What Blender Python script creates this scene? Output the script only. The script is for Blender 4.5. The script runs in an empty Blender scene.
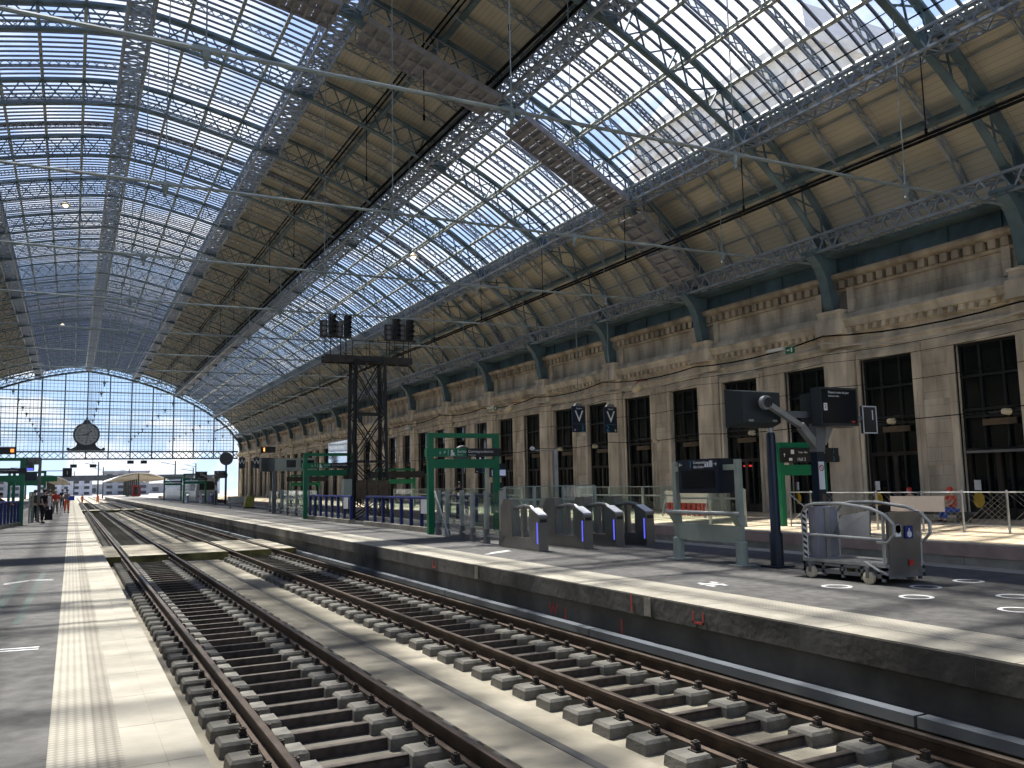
import bpy, math, random
from math import sin, cos, tan, atan2, pi, radians, sqrt, hypot
from mathutils import Vector, Matrix
random.seed(7)
SC = bpy.context.scene
COL = SC.collection

# ------------------------------------------------------------------ helpers
def V(*a): return Vector(a)

class MB:
    """collects simple shapes into one mesh"""
    def __init__(s): s.v = []; s.f = []; s.uv = None
    def add(s, vs, fs):
        n = len(s.v); s.v += [tuple(p) for p in vs]; s.f += [tuple(i + n for i in f) for f in fs]; return s
    def box(s, x0, x1, y0, y1, z0, z1):
        return s.add([(x0,y0,z0),(x1,y0,z0),(x1,y1,z0),(x0,y1,z0),(x0,y0,z1),(x1,y0,z1),(x1,y1,z1),(x0,y1,z1)],
            [(0,3,2,1),(4,5,6,7),(0,1,5,4),(1,2,6,5),(2,3,7,6),(3,0,4,7)])
    def cbox(s, c, d, rz=0.0):
        cx, cy, cz = c; a, b, h = d[0]/2, d[1]/2, d[2]/2; ca, sa = cos(rz), sin(rz)
        vs = []
        for z in (-h, h):
            for x, y in ((-a,-b),(a,-b),(a,b),(-a,b)):
                vs.append((cx + x*ca - y*sa, cy + x*sa + y*ca, cz + z))
        return s.add(vs, [(0,3,2,1),(4,5,6,7),(0,1,5,4),(1,2,6,5),(2,3,7,6),(3,0,4,7)])
    def frustum(s, c, d0, d1, h):
        cx, cy, cz = c; vs = []
        for (a, b), z in ((d0, 0), (d1, h)):
            for x, y in ((-1,-1),(1,-1),(1,1),(-1,1)): vs.append((cx + x*a/2, cy + y*b/2, cz + z))
        return s.add(vs, [(0,3,2,1),(4,5,6,7),(0,1,5,4),(1,2,6,5),(2,3,7,6),(3,0,4,7)])
    def bar(s, p, q, w, h=None, up=(0,0,1)):
        p = Vector(p); q = Vector(q); h = w if h is None else h
        d = q - p
        if d.length < 1e-6: return s
        d.normalize(); u = Vector(up); a = d.cross(u)
        if a.length < 1e-4: a = d.cross(Vector((0,1,0)))
        a.normalize(); b = a.cross(d); a = a*w/2; b = b*h/2
        vs = [p-a-b, p+a-b, p+a+b, p-a+b, q-a-b, q+a-b, q+a+b, q-a+b]
        return s.add(vs, [(0,3,2,1),(4,5,6,7),(0,1,5,4),(1,2,6,5),(2,3,7,6),(3,0,4,7)])
    def tube(s, pts, r, n=8, cap=True):
        pts = [Vector(p) for p in pts]; m = len(pts); rings = []
        rr = r if isinstance(r, (list, tuple)) else [r]*m
        a = None
        for i, p in enumerate(pts):
            d = (pts[min(i+1,m-1)] - pts[max(i-1,0)]).normalized()
            if a is None:
                a = d.cross(Vector((0,0,1)))
                if a.length < 1e-3: a = d.cross(Vector((0,1,0)))
            else: a = a - d*a.dot(d)
            a.normalize(); b = d.cross(a)
            rings.append([p + (a*cos(2*pi*k/n) + b*sin(2*pi*k/n))*rr[i] for k in range(n)])
        vs = [v for r_ in rings for v in r_]; fs = []
        for i in range(m-1):
            for k in range(n):
                fs.append((i*n+k, i*n+(k+1)%n, (i+1)*n+(k+1)%n, (i+1)*n+k))
        if cap: fs.append(tuple(range(n))[::-1]); fs.append(tuple((m-1)*n+k for k in range(n)))
        return s.add(vs, fs)
    def prism(s, poly, axis, a, b):
        """poly in the two other axes, extruded along axis from a to b"""
        n = len(poly)
        def mk(p, t):
            return {'x': (t, p[0], p[1]), 'y': (p[0], t, p[1]), 'z': (p[0], p[1], t)}[axis]
        vs = [mk(p, a) for p in poly] + [mk(p, b) for p in poly]
        fs = [tuple(range(n))[::-1], tuple(range(n, 2*n))] + [(i, (i+1)%n, n+(i+1)%n, n+i) for i in range(n)]
        return s.add(vs, fs)
    def lathe(s, prof, c=(0,0,0), axis='z', n=20):
        vs = []; fs = []; m = len(prof)
        for r, z in prof:
            for k in range(n):
                x, y = r*cos(2*pi*k/n), r*sin(2*pi*k/n)
                p = {'z': (x, y, z), 'y': (x, z, y), 'x': (z, x, y)}[axis]
                vs.append((p[0]+c[0], p[1]+c[1], p[2]+c[2]))
        for i in range(m-1):
            for k in range(n):
                fs.append((i*n+k, i*n+(k+1)%n, (i+1)*n+(k+1)%n, (i+1)*n+k))
        fs.append(tuple(range(n))[::-1]); fs.append(tuple((m-1)*n+k for k in range(n)))
        return s.add(vs, fs)
    def ball(s, c, r, n=12, m=8):
        r = r if isinstance(r, (tuple, list)) else (r, r, r); vs = [(c[0],c[1],c[2]-r[2])]; fs = []
        for i in range(1, m):
            t = -pi/2 + pi*i/m
            for k in range(n): vs.append((c[0]+r[0]*cos(t)*cos(2*pi*k/n), c[1]+r[1]*cos(t)*sin(2*pi*k/n), c[2]+r[2]*sin(t)))
        vs.append((c[0],c[1],c[2]+r[2])); L = len(vs)-1
        for k in range(n): fs.append((0, 1+(k+1)%n, 1+k))
        for i in range(m-2):
            for k in range(n): fs.append((1+i*n+k, 1+i*n+(k+1)%n, 1+(i+1)*n+(k+1)%n, 1+(i+1)*n+k))
        for k in range(n): fs.append((L, 1+(m-2)*n+k, 1+(m-2)*n+(k+1)%n))
        return s.add(vs, fs)
    def quad(s, a, b, c, d): return s.add([a,b,c,d], [(0,1,2,3)])
    def xf(s, M):
        s.v = [tuple(M @ Vector(p)) for p in s.v]; return s
    def mesh(s, name, m, smooth=False):
        me = bpy.data.meshes.new(name); me.from_pydata(s.v, [], s.f)
        if s.uv:
            l = me.uv_layers.new(name='UVMap')
            for lp in me.loops: l.data[lp.index].uv = s.uv[lp.vertex_index]
        if m: me.materials.append(m)
        if smooth:
            for p in me.polygons: p.use_smooth = True
        me.update(); return me
    def build(s, name, m, parent=None, smooth=False, loc=None):
        o = bpy.data.objects.new(name, s.mesh(name, m, smooth)); COL.objects.link(o)
        if parent: o.parent = parent
        if loc: o.location = loc
        if smooth:
            md = o.modifiers.new('ws', 'EDGE_SPLIT'); md.split_angle = radians(40)
        return o

def tag(o, label, cat, group=None, kind=None):
    if label: o['label'] = label
    if cat: o['category'] = cat
    if group: o['group'] = group
    if kind: o['kind'] = kind
    return o
def empty(name, loc, rz=0.0):
    o = bpy.data.objects.new(name, None); o.empty_display_size = .2; COL.objects.link(o)
    o.location = loc; o.rotation_euler = (0,0,rz); return o
def thing(name, label, cat, loc=(0,0,0), rz=0.0, group=None):
    return tag(empty(name, loc, rz), label, cat, group)
def struct(o): o['kind'] = 'structure'; return o
KIDS = {}
def dup(o, loc=None, rz=None, parent=None, label=None, group=None):
    c = o.copy(); COL.objects.link(c)
    if parent: c.parent = parent
    if loc is not None: c.location = loc
    if rz is not None: c.rotation_euler = (0,0,rz)
    if label: c['label'] = label
    if group: c['group'] = group
    for ch in list(o.children): dup(ch, parent=c)
    return c
def text(body, size, m, parent, loc, rot, name='lettering', align='LEFT', ext=.002):
    cu = bpy.data.curves.new(name, 'FONT'); cu.body = body; cu.size = size; cu.extrude = ext; cu.resolution_u = 3
    cu.align_x = align; cu.align_y = 'CENTER'
    tmp = bpy.data.objects.new('tmp', cu); COL.objects.link(tmp); bpy.context.view_layer.update()
    me = bpy.data.meshes.new_from_object(tmp.evaluated_get(bpy.context.evaluated_depsgraph_get())); bpy.data.objects.remove(tmp); bpy.data.curves.remove(cu)
    me.name = name; me.materials.clear(); me.materials.append(m)
    o = bpy.data.objects.new(name, me); COL.objects.link(o); o.parent = parent
    o.location = loc; o.rotation_euler = rot; return o

# ------------------------------------------------------------------ materials
MATS = {}
def mat(name, col, rough=.6, metal=0.0, var=.12, scale=3.0, bump=0.0, dark=None, spec=.4, detail=5, stretch=None, dirt=0.0):
    if name in MATS: return MATS[name]
    m = bpy.data.materials.new(name); m.use_nodes = True; nt = m.node_tree; b = nt.nodes['Principled BSDF']
    b.inputs['Roughness'].default_value = rough; b.inputs['Metallic'].default_value = metal
    b.inputs['Specular IOR Level'].default_value = spec
    tc = nt.nodes.new('ShaderNodeTexCoord'); no = nt.nodes.new('ShaderNodeTexNoise')
    no.inputs['Scale'].default_value = scale; no.inputs['Detail'].default_value = detail
    if stretch:
        mp = nt.nodes.new('ShaderNodeMapping'); mp.inputs['Scale'].default_value = stretch
        nt.links.new(tc.outputs['Object'], mp.inputs[0]); nt.links.new(mp.outputs[0], no.inputs['Vector'])
    else: nt.links.new(tc.outputs['Object'], no.inputs['Vector'])
    rp = nt.nodes.new('ShaderNodeValToRGB')
    d = dark or tuple(c*(1-2*var) for c in col); l = tuple(min(1, c*(1+var)) for c in col)
    rp.color_ramp.elements[0].color = (*d, 1); rp.color_ramp.elements[1].color = (*l, 1)
    rp.color_ramp.elements[0].position = .3; rp.color_ramp.elements[1].position = .7
    nt.links.new(no.outputs['Fac'], rp.inputs[0]); out = rp.outputs[0]
    if dirt:
        n2 = nt.nodes.new('ShaderNodeTexNoise'); n2.inputs['Scale'].default_value = .35; n2.inputs['Detail'].default_value = 8
        nt.links.new(tc.outputs['Object'], n2.inputs['Vector'])
        r2 = nt.nodes.new('ShaderNodeValToRGB'); r2.color_ramp.elements[0].position = .4; r2.color_ramp.elements[1].position = .65
        r2.color_ramp.elements[0].color = (1-dirt,1-dirt,1-dirt*1.05,1); r2.color_ramp.elements[1].color = (1,1,1,1)
        nt.links.new(n2.outputs['Fac'], r2.inputs[0])
        mx = nt.nodes.new('ShaderNodeMix'); mx.data_type = 'RGBA'; mx.blend_type = 'MULTIPLY'; mx.inputs[0].default_value = 1
        nt.links.new(out, mx.inputs[6]); nt.links.new(r2.outputs[0], mx.inputs[7]); out = mx.outputs[2]
    nt.links.new(out, b.inputs['Base Color'])
    if bump:
        bp = nt.nodes.new('ShaderNodeBump'); bp.inputs['Strength'].default_value = bump; bp.inputs['Distance'].default_value = .02
        n3 = nt.nodes.new('ShaderNodeTexNoise'); n3.inputs['Scale'].default_value = scale*8; n3.inputs['Detail'].default_value = 4
        nt.links.new(tc.outputs['Object'], n3.inputs['Vector'])
        nt.links.new(n3.outputs['Fac'], bp.inputs['Height']); nt.links.new(bp.outputs[0], b.inputs['Normal'])
    MATS[name] = m; return m
def emit(name, col, st):
    m = bpy.data.materials.new(name); m.use_nodes = True; b = m.node_tree.nodes['Principled BSDF']
    b.inputs['Base Color'].default_value = (*col,1); b.inputs['Emission Color'].default_value = (*col,1); b.inputs['Emission Strength'].default_value = st
    return m
def glassmat(name, tint=(.9,.95,.95), gloss=.08, rough=.02, diffuse=0.0):
    m = bpy.data.materials.new(name); m.use_nodes = True; nt = m.node_tree; nt.nodes.clear()
    o = nt.nodes.new('ShaderNodeOutputMaterial'); t = nt.nodes.new('ShaderNodeBsdfTransparent'); g = nt.nodes.new('ShaderNodeBsdfGlossy')
    t.inputs[0].default_value = (*tint,1); g.inputs['Roughness'].default_value = rough
    lw = nt.nodes.new('ShaderNodeLayerWeight'); lw.inputs[0].default_value = .5; fr = nt.nodes.new('ShaderNodeMath'); fr.operation = 'POWER'; fr.inputs[1].default_value = 4.5; nt.links.new(lw.outputs['Facing'], fr.inputs[0])
    no = nt.nodes.new('ShaderNodeTexNoise'); no.inputs['Scale'].default_value = 2.0
    mu = nt.nodes.new('ShaderNodeMath'); mu.operation = 'MULTIPLY_ADD'; mu.inputs[1].default_value = gloss; mu.inputs[2].default_value = gloss*.4
    nt.links.new(no.outputs['Fac'], mu.inputs[0])
    ad = nt.nodes.new('ShaderNodeMath'); ad.operation = 'ADD'; ad.use_clamp = True
    sc = nt.nodes.new('ShaderNodeMath'); sc.operation = 'MULTIPLY'; sc.inputs[1].default_value = .5
    nt.links.new(fr.outputs[0], sc.inputs[0]); nt.links.new(sc.outputs[0], ad.inputs[0]); nt.links.new(mu.outputs[0], ad.inputs[1])
    mx = nt.nodes.new('ShaderNodeMixShader'); nt.links.new(ad.outputs[0], mx.inputs[0]); nt.links.new(t.outputs[0], mx.inputs[1]); nt.links.new(g.outputs[0], mx.inputs[2])
    last = mx.outputs[0]
    if diffuse:
        df = nt.nodes.new('ShaderNodeBsdfTranslucent'); df.inputs[0].default_value = (.8,.85,.9,1)
        m2 = nt.nodes.new('ShaderNodeMixShader'); m2.inputs[0].default_value = diffuse
        nt.links.new(last, m2.inputs[1]); nt.links.new(df.outputs[0], m2.inputs[2]); last = m2.outputs[0]
    nt.links.new(last, o.inputs[0]); return m

M_teal = mat('teal_paint', (.125,.195,.232), .5, 0, .18, 1.2, spec=.35, dirt=.25)
M_tealL = mat('pale_teal_paint', (.20,.295,.34), .5, 0, .15, 1.5, dirt=.2)
M_steel = mat('grey_blue_steel', (.32,.37,.43), .45, .2, .15, 2.0, dirt=.2)
M_purlin = mat('pale_purlin_paint', (.33,.36,.33), .5, 0, .2, 2.0)
M_walk = mat('walkway_steel', (.28,.28,.31), .6, .1, .15, 2.0)
M_bar = mat('glazing_bar', (.085,.095,.125), .5, 0, .15, 2.0)
M_black = mat('black_metal', (.018,.02,.022), .5, 0, .2, 3.0)
M_cable = mat('black_cable', (.010,.010,.011), .95, 0, .1, 3.0, spec=.05)
M_rod = mat('grey_green_rod', (.26,.31,.31), .45, .2, .15, 1.0)
M_concrete = mat('pale_concrete', (.42,.385,.315), .85, 0, .16, 1.6, .3, dirt=.35)
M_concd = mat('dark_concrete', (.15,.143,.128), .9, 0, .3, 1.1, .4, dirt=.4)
M_edge = mat('edge_slab_concrete', (.385,.352,.283), .85, 0, .10, 2.4, .2, dirt=.22)
M_asphalt = mat('asphalt', (.105,.099,.092), .85, 0, .22, 6.0, .35, dirt=.3)
M_track = mat('track_bed_concrete', (.39,.348,.265), .9, 0, .22, 1.2, .4, dirt=.5)
M_trough = mat('dark_trough', (.19,.17,.14), .9, 0, .3, .9, .4, dirt=.55)  # darker tone than the track bed around it, between the nearer track's rails
M_block = mat('sleeper_concrete', (.165,.155,.132), .9, 0, .22, 5.0, .4, dirt=.3)
M_rail = mat('rusty_rail', (.075,.05,.034), .5, .4, .25, 4.0, .1)
M_railtop = mat('worn_rail_head', (.16,.125,.10), .35, .8, .2, 4.0)
M_iron = mat('rusty_iron', (.06,.046,.036), .7, .2, .3, 8.0)
M_moss = mat('mossy_concrete', (.16,.145,.05), .9, 0, .35, 2.0, .3)
M_green = mat('green_enamel', (.006,.165,.072), .45, 0, .06, 2.0)
M_stainless = mat('stainless', (.27,.265,.25), .32, .8, .1, 2.0)
M_galv = mat('galvanised', (.40,.41,.40), .4, .6, .12, 3.0)
M_sage = mat('sage_paint', (.34,.385,.325), .5, 0, .08, 2.0)
M_blue = mat('deep_blue_paint', (.012,.022,.16), .4, 0, .1, 2.0)
M_navy = mat('navy_enamel', (.008,.016,.032), .35, 0, .1, 2.0)
M_screen = mat('dark_screen', (.004,.007,.011), .12, 0, .1, 2.0, spec=.5)
M_white = mat('white_lettering', (.75,.76,.76), .6, 0, .04, 2.0)
M_cyan = mat('cyan_lettering', (.06,.25,.42), .6, 0, .04, 2.0)
M_grey = mat('mid_grey_paint', (.16,.165,.165), .5, .1, .1, 2.0)
M_rubber = mat('black_rubber', (.015,.015,.015), .8, 0, .1, 3.0)
M_red = mat('red_paint', (.45,.03,.025), .5, 0, .1, 3.0)
M_orange = mat('orange_cloth', (.75,.14,.03), .8, 0, .1, 3.0)
M_yellow = mat('yellow_paint', (.62,.38,.03), .55, 0, .1, 3.0)
M_cream = mat('cream_enamel', (.62,.54,.38), .5, 0, .08, 3.0)
M_brown = mat('brown_board', (.13,.095,.06), .8, 0, .2, 3.0)
M_pinkboard = mat('pale_board', (.62,.555,.50), .8, 0, .05, 2.0)
M_mark = mat('white_road_paint', (.66,.66,.63), .8, 0, .12, 8.0)
M_rust_mark = mat('red_spray_paint', (.42,.07,.06), .8, 0, .12, 8.0)
M_clock = mat('pale_clock_dial', (.50,.50,.46), .6, 0, .05, 2.0)
M_clockbody = mat('grey_clock_case', (.085,.095,.10), .6, 0, .12, 2.0)
M_wire = mat('pale_wire', (.5,.48,.43), .6, 0, .05, 2.0)
M_glass = glassmat('clear_glass', (.93,.96,.97), .05, diffuse=.0)
M_skyglass = glassmat('roof_glass', (.90,.93,.97), .03, diffuse=.06)
M_endglass = glassmat('end_wall_glass', (.92,.95,.98), .03, diffuse=.0)
M_fence = glassmat('greenish_glass', (.88,.94,.915), .05, diffuse=.02)

def stone_mat(name, col, bw=1.2, bh=.55, mortar=.012, dark=.55):
    m = bpy.data.materials.new(name); m.use_nodes = True; nt = m.node_tree; b = nt.nodes['Principled BSDF']
    b.inputs['Roughness'].default_value = .9; b.inputs['Specular IOR Level'].default_value = .2
    tc = nt.nodes.new('ShaderNodeTexCoord'); sp = nt.nodes.new('ShaderNodeSeparateXYZ'); cb = nt.nodes.new('ShaderNodeCombineXYZ')
    nt.links.new(tc.outputs['Object'], sp.inputs[0])
    nt.links.new(sp.outputs['Y'], cb.inputs['X']); nt.links.new(sp.outputs['Z'], cb.inputs['Y'])
    br = nt.nodes.new('ShaderNodeTexBrick'); nt.links.new(cb.outputs[0], br.inputs['Vector'])
    br.inputs['Scale'].default_value = 1; br.inputs['Brick Width'].default_value = bw; br.inputs['Row Height'].default_value = bh
    br.inputs['Mortar Size'].default_value = mortar; br.inputs['Mortar Smooth'].default_value = .4
    br.inputs['Color1'].default_value = (*col,1); br.inputs['Color2'].default_value = (*[c*.88 for c in col],1)
    br.inputs['Mortar'].default_value = (*[c*.62 for c in col],1)
    no = nt.nodes.new('ShaderNodeTexNoise'); no.inputs['Scale'].default_value = .9; no.inputs['Detail'].default_value = 8
    mp = nt.nodes.new('ShaderNodeMapping'); mp.inputs['Scale'].default_value = (1,1.3,.45)
    nt.links.new(tc.outputs['Object'], mp.inputs[0]); nt.links.new(mp.outputs[0], no.inputs['Vector'])
    rp = nt.nodes.new('ShaderNodeValToRGB'); rp.color_ramp.elements[0].position = .34; rp.color_ramp.elements[1].position = .66
    rp.color_ramp.elements[0].color = (dark,dark*.97,dark*.93,1); rp.color_ramp.elements[1].color = (1.08,1.06,1.02,1)
    nt.links.new(no.outputs['Fac'], rp.inputs[0])
    mx = nt.nodes.new('ShaderNodeMix'); mx.data_type = 'RGBA'; mx.blend_type = 'MULTIPLY'; mx.inputs[0].default_value = 1
    nt.links.new(br.outputs['Color'], mx.inputs[6]); nt.links.new(rp.outputs[0], mx.inputs[7]); nt.links.new(mx.outputs[2], b.inputs['Base Color'])
    MATS[name] = m; return m
M_stone = stone_mat('ashlar_stone', (.66,.60,.50))
M_attic = stone_mat('weathered_attic_stone', (.56,.51,.425), 1.6, .62, .01, .38)
M_trimstone = stone_mat('moulded_stone', (.68,.615,.505), 2.4, 5, .008, .55)
M_brownstone = stone_mat('brown_cornice_stone', (.44,.385,.31), 2.4, 5, .008, .5)

def boards_mat():
    """beige boarded roof lining: fine joints along the hall, from the UV (metres across, metres along)"""
    m = bpy.data.materials.new('beige_boarding'); m.use_nodes = True; nt = m.node_tree; b = nt.nodes['Principled BSDF']
    b.inputs['Roughness'].default_value = .75; b.inputs['Specular IOR Level'].default_value = .2
    uv = nt.nodes.new('ShaderNodeUVMap'); br = nt.nodes.new('ShaderNodeTexBrick'); nt.links.new(uv.outputs[0], br.inputs['Vector'])
    mp = nt.nodes.new('ShaderNodeMapping'); mp.inputs['Rotation'].default_value = (0,0,pi/2); nt.links.new(uv.outputs[0], mp.inputs[0]); nt.links.new(mp.outputs[0], br.inputs['Vector'])
    br.inputs['Scale'].default_value = 1; br.inputs['Brick Width'].default_value = 4.45; br.inputs['Row Height'].default_value = .24
    br.inputs['Mortar Size'].default_value = .018; br.inputs['Mortar Smooth'].default_value = .6; br.offset = .0
    br.inputs['Color1'].default_value = (.60,.56,.465,1); br.inputs['Color2'].default_value = (.57,.53,.44,1); br.inputs['Mortar'].default_value = (.40,.37,.30,1)
    no = nt.nodes.new('ShaderNodeTexNoise'); no.inputs['Scale'].default_value = .35; no.inputs['Detail'].default_value = 6
    nt.links.new(uv.outputs[0], no.inputs['Vector'])
    rp = nt.nodes.new('ShaderNodeValToRGB'); rp.color_ramp.elements[0].position = .3; rp.color_ramp.elements[1].position = .7
    rp.color_ramp.elements[0].color = (.78,.78,.76,1); rp.color_ramp.elements[1].color = (1.05,1.04,1.02,1); nt.links.new(no.outputs['Fac'], rp.inputs[0])
    mx = nt.nodes.new('ShaderNodeMix'); mx.data_type = 'RGBA'; mx.blend_type = 'MULTIPLY'; mx.inputs[0].default_value = 1
    nt.links.new(br.outputs['Color'], mx.inputs[6]); nt.links.new(rp.outputs[0], mx.inputs[7]); nt.links.new(mx.outputs[2], b.inputs['Base Color'])
    return m
M_boards = boards_mat()

def stud_mat(name, col):
    """concrete with rows of small raised studs"""
    m = bpy.data.materials.new(name); m.use_nodes = True; nt = m.node_tree; b = nt.nodes['Principled BSDF']
    b.inputs['Roughness'].default_value = .85
    tc = nt.nodes.new('ShaderNodeTexCoord'); vo = nt.nodes.new('ShaderNodeTexVoronoi'); vo.inputs['Scale'].default_value = 17; vo.inputs['Randomness'].default_value = 0
    fl = nt.nodes.new('ShaderNodeMapping'); fl.inputs['Scale'].default_value = (1,1,0); nt.links.new(tc.outputs['Object'], fl.inputs[0]); nt.links.new(fl.outputs[0], vo.inputs['Vector'])
    rp = nt.nodes.new('ShaderNodeValToRGB'); rp.color_ramp.elements[0].position = .25; rp.color_ramp.elements[1].position = .45
    rp.color_ramp.elements[0].color = (*[c*1.06 for c in col],1); rp.color_ramp.elements[1].color = (*[c*.72 for c in col],1)
    nt.links.new(vo.outputs['Distance'], rp.inputs[0])
    no = nt.nodes.new('ShaderNodeTexNoise'); no.inputs['Scale'].default_value = 1.1; no.inputs['Detail'].default_value = 6; nt.links.new(tc.outputs['Object'], no.inputs['Vector'])
    r2 = nt.nodes.new('ShaderNodeValToRGB'); r2.color_ramp.elements[0].position = .35; r2.color_ramp.elements[1].position = .65
    r2.color_ramp.elements[0].color = (.78,.77,.75,1); r2.color_ramp.elements[1].color = (1.04,1.03,1,1); nt.links.new(no.outputs['Fac'], r2.inputs[0])
    mx = nt.nodes.new('ShaderNodeMix'); mx.data_type = 'RGBA'; mx.blend_type = 'MULTIPLY'; mx.inputs[0].default_value = 1
    nt.links.new(rp.outputs[0], mx.inputs[6]); nt.links.new(r2.outputs[0], mx.inputs[7]); nt.links.new(mx.outputs[2], b.inputs['Base Color'])
    bp = nt.nodes.new('ShaderNodeBump'); bp.inputs['Strength'].default_value = .5; bp.inputs['Distance'].default_value = -.01
    nt.links.new(vo.outputs['Distance'], bp.inputs['Height']); nt.links.new(bp.outputs[0], b.inputs['Normal'])
    return m
M_stud = stud_mat('studded_concrete', (.37,.343,.28)); M_studd = stud_mat('grimy_studded_concrete', (.29,.265,.215))
SKY_STRENGTH = .53; SUN_STRENGTH = 6.0; SUN_DROP = (1.5,-12.5,-25); EXPOSURE = 1.32
# ------------------------------------------------------------------ the hall: constants and roof section
XC = 2.2; BAY = 8.87; YA = 26.9; KMIN, KMAX = -6, 17
YB0, YEND = -28.0, 182.0
ARCH_Y = [YA + BAY*k for k in range(KMIN, KMAX+1)]
TAB = [(0,24.95),(2,24.70),(4,24.33),(6,23.90),(8,23.40),(10,22.83),(12,22.18),(14,21.42),(16,20.55),(18,19.6),(20,18.52),(22,17.3),(24,15.9),(25.5,14.62),(26.6,13.45),(27.3,12.55),(27.8,11.75)]
def low(u):
    u = abs(u)
    for i in range(len(TAB)-1):
        if u <= TAB[i+1][0]:
            t = (u - TAB[i][0])/(TAB[i+1][0]-TAB[i][0]); return TAB[i][1]*(1-t) + TAB[i+1][1]*t
    return TAB[-1][1]
def nrm(u):
    a = abs(u); d = (low(a+.6)-low(max(0,a-.6)))/( (a+.6)-max(0,a-.6)) if a < 27.2 else -1.7
    n = Vector((-d, 1.0)); n.normalize(); return (n.x*(1 if u >= 0 else -1), n.y)
def off(u, d):
    """point of the roof section at lower-chord station u, moved d outwards: (x, z) in the world"""
    n = nrm(u); return (XC + u + n[0]*d, low(u) + n[1]*d)
def depth(u):
    a = abs(u); return 1.35 if a < 20 else 1.35 - .35*(a-20)/7.8
US = [-27.8 + 55.6*i/72 for i in range(73)]

# ---- main arches
def make_arch():
    t = thing('roof_arch', 'teal latticed iron arch rib spanning the whole hall between the stone walls', 'roof arch', (0,0,0), 0, 'latticed arch ribs of the hall roof')
    for nm, w, h, sel in (('bottom_chord', .30, .10, lambda u: off(u, 0)), ('top_chord', .34, .12, lambda u: off(u, depth(u)))):
        b = MB()
        for i in range(72):
            p, q = sel(US[i]), sel(US[i+1]); b.bar((p[0],0,p[1]), (q[0],0,q[1]), h, w, (0,1,0))
        b.build(nm, M_teal, t)
    b = MB(); N = 52; uu = [-27.6 + 55.2*i/N for i in range(N+1)]
    for i in range(N):
        a0, a1 = off(uu[i],0), off(uu[i+1],0); b0, b1 = off(uu[i],depth(uu[i])), off(uu[i+1],depth(uu[i+1]))
        b.bar((a0[0],.04,a0[1]),(b1[0],.04,b1[1]),.05,.075,(0,1,0)); b.bar((b0[0],-.04,b0[1]),(a1[0],-.04,a1[1]),.05,.075,(0,1,0))
        if i % 2 == 0: b.bar((a0[0],0,a0[1]),(b0[0],0,b0[1]),.06,.10,(0,1,0))
    b.build('lattice', M_teal, t)
    # gusset plates where the girders cross
    for u in (-23.1,-16.1,-8.3,8.3,16.1,23.1):
        g = MB(); a = [off(u-.5,.05), off(u+.5,.05), off(u+.5,.55), off(u-.5,.55)]; g.prism(a, 'y', -.03, .03); g.build('gusset_plate', M_teal, t)
    return t
arch = make_arch()
for k, y in enumerate(ARCH_Y):
    if k == 0: arch.location = (0,y,0)
    else: dup(arch, (0,y,0))

# ---- light rafters, three to a bay
raf_full = MB(); rm = MB(); rl = MB()
for (ua, ub, rb, n) in ((-27.2, 27.2, raf_full, 120),(-27.2,-8.3,rl,42),(8.3,27.2,rm,42)):
    uu = [ua + (ub-ua)*i/n for i in range(n+1)]
    for i in range(n):
        d0, d1 = depth(uu[i])+.18, depth(uu[i+1])+.18
        p, q = off(uu[i],d0-.38), off(uu[i+1],d1-.38); r, s_ = off(uu[i],d0), off(uu[i+1],d1)
        rb.bar((p[0],0,p[1]),(q[0],0,q[1]),.05,.09,(0,1,0)); rb.bar((r[0],0,r[1]),(s_[0],0,s_[1]),.05,.09,(0,1,0))
        rb.bar((p[0],0,p[1]),(s_[0],0,s_[1]),.03,.05,(0,1,0)); rb.bar((r[0],0,r[1]),(q[0],0,q[1]),.03,.05,(0,1,0))
raf = tag(raf_full.build('roof_rafter', M_steel), 'light latticed steel rafter running under the roof lining between two arch ribs', 'roof rafter', 'light rafters between the arch ribs')
rmid = tag(rm.build('roof_rafter', M_steel), 'light latticed rafter in mid bay between crown skylight and stone facade', 'roof rafter', 'middle rafters on the facade side')
rlef = tag(rl.build('roof_rafter', M_steel), 'light latticed rafter in mid bay on the far left slope beyond the crown skylight', 'roof rafter', 'middle rafters on the left side')
first = [True, True, True]
for k in range(KMIN, KMAX+1):
    for j in (1,2,3):
        y = YA + BAY*(k + j/4)
        if y > YEND-.6: continue
        for src, h in (((rmid, 1),(rlef, 2)) if j == 2 else ((raf, 0),)):
            if first[h]: src.location = (0,y,0); first[h] = False
            else: dup(src, (0,y,0))

# ---- longitudinal box lattice girders
def girder_mesh(name, w, h, panel, bar, chord, y0, y1):
    b = MB(); n = int((y1-y0)/panel); st = (y1-y0)/n
    for sx in (-1,1):
        for sz in (-1,1): b.bar((sx*w/2, y0, sz*h/2), (sx*w/2, y1, sz*h/2), chord, chord)
    for i in range(n):
        a, c = y0+i*st, y0+(i+1)*st; m = (a+c)/2
        for sz in (-1,1):
            b.bar((-w/2,a,sz*h/2),(w/2,c,sz*h/2),bar,bar*.5); b.bar((w/2,a,sz*h/2),(-w/2,c,sz*h/2),bar,bar*.5)
            b.bar((-w/2,a,sz*h/2),(w/2,a,sz*h/2),bar*1.2,bar*.5)
        for sx in (-1,1):
            b.bar((sx*w/2,a,-h/2),(sx*w/2,m,h/2),bar,bar*.5,(1,0,0)); b.bar((sx*w/2,m,h/2),(sx*w/2,c,-h/2),bar,bar*.5,(1,0,0))
    return b.mesh(name, M_steel)
gm_big = girder_mesh('box_girder', 1.15, .85, .85, .075, .13, YB0, YEND)
gm_small = girder_mesh('box_girder_light', .78, .72, .80, .06, .10, YB0, YEND)
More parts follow.
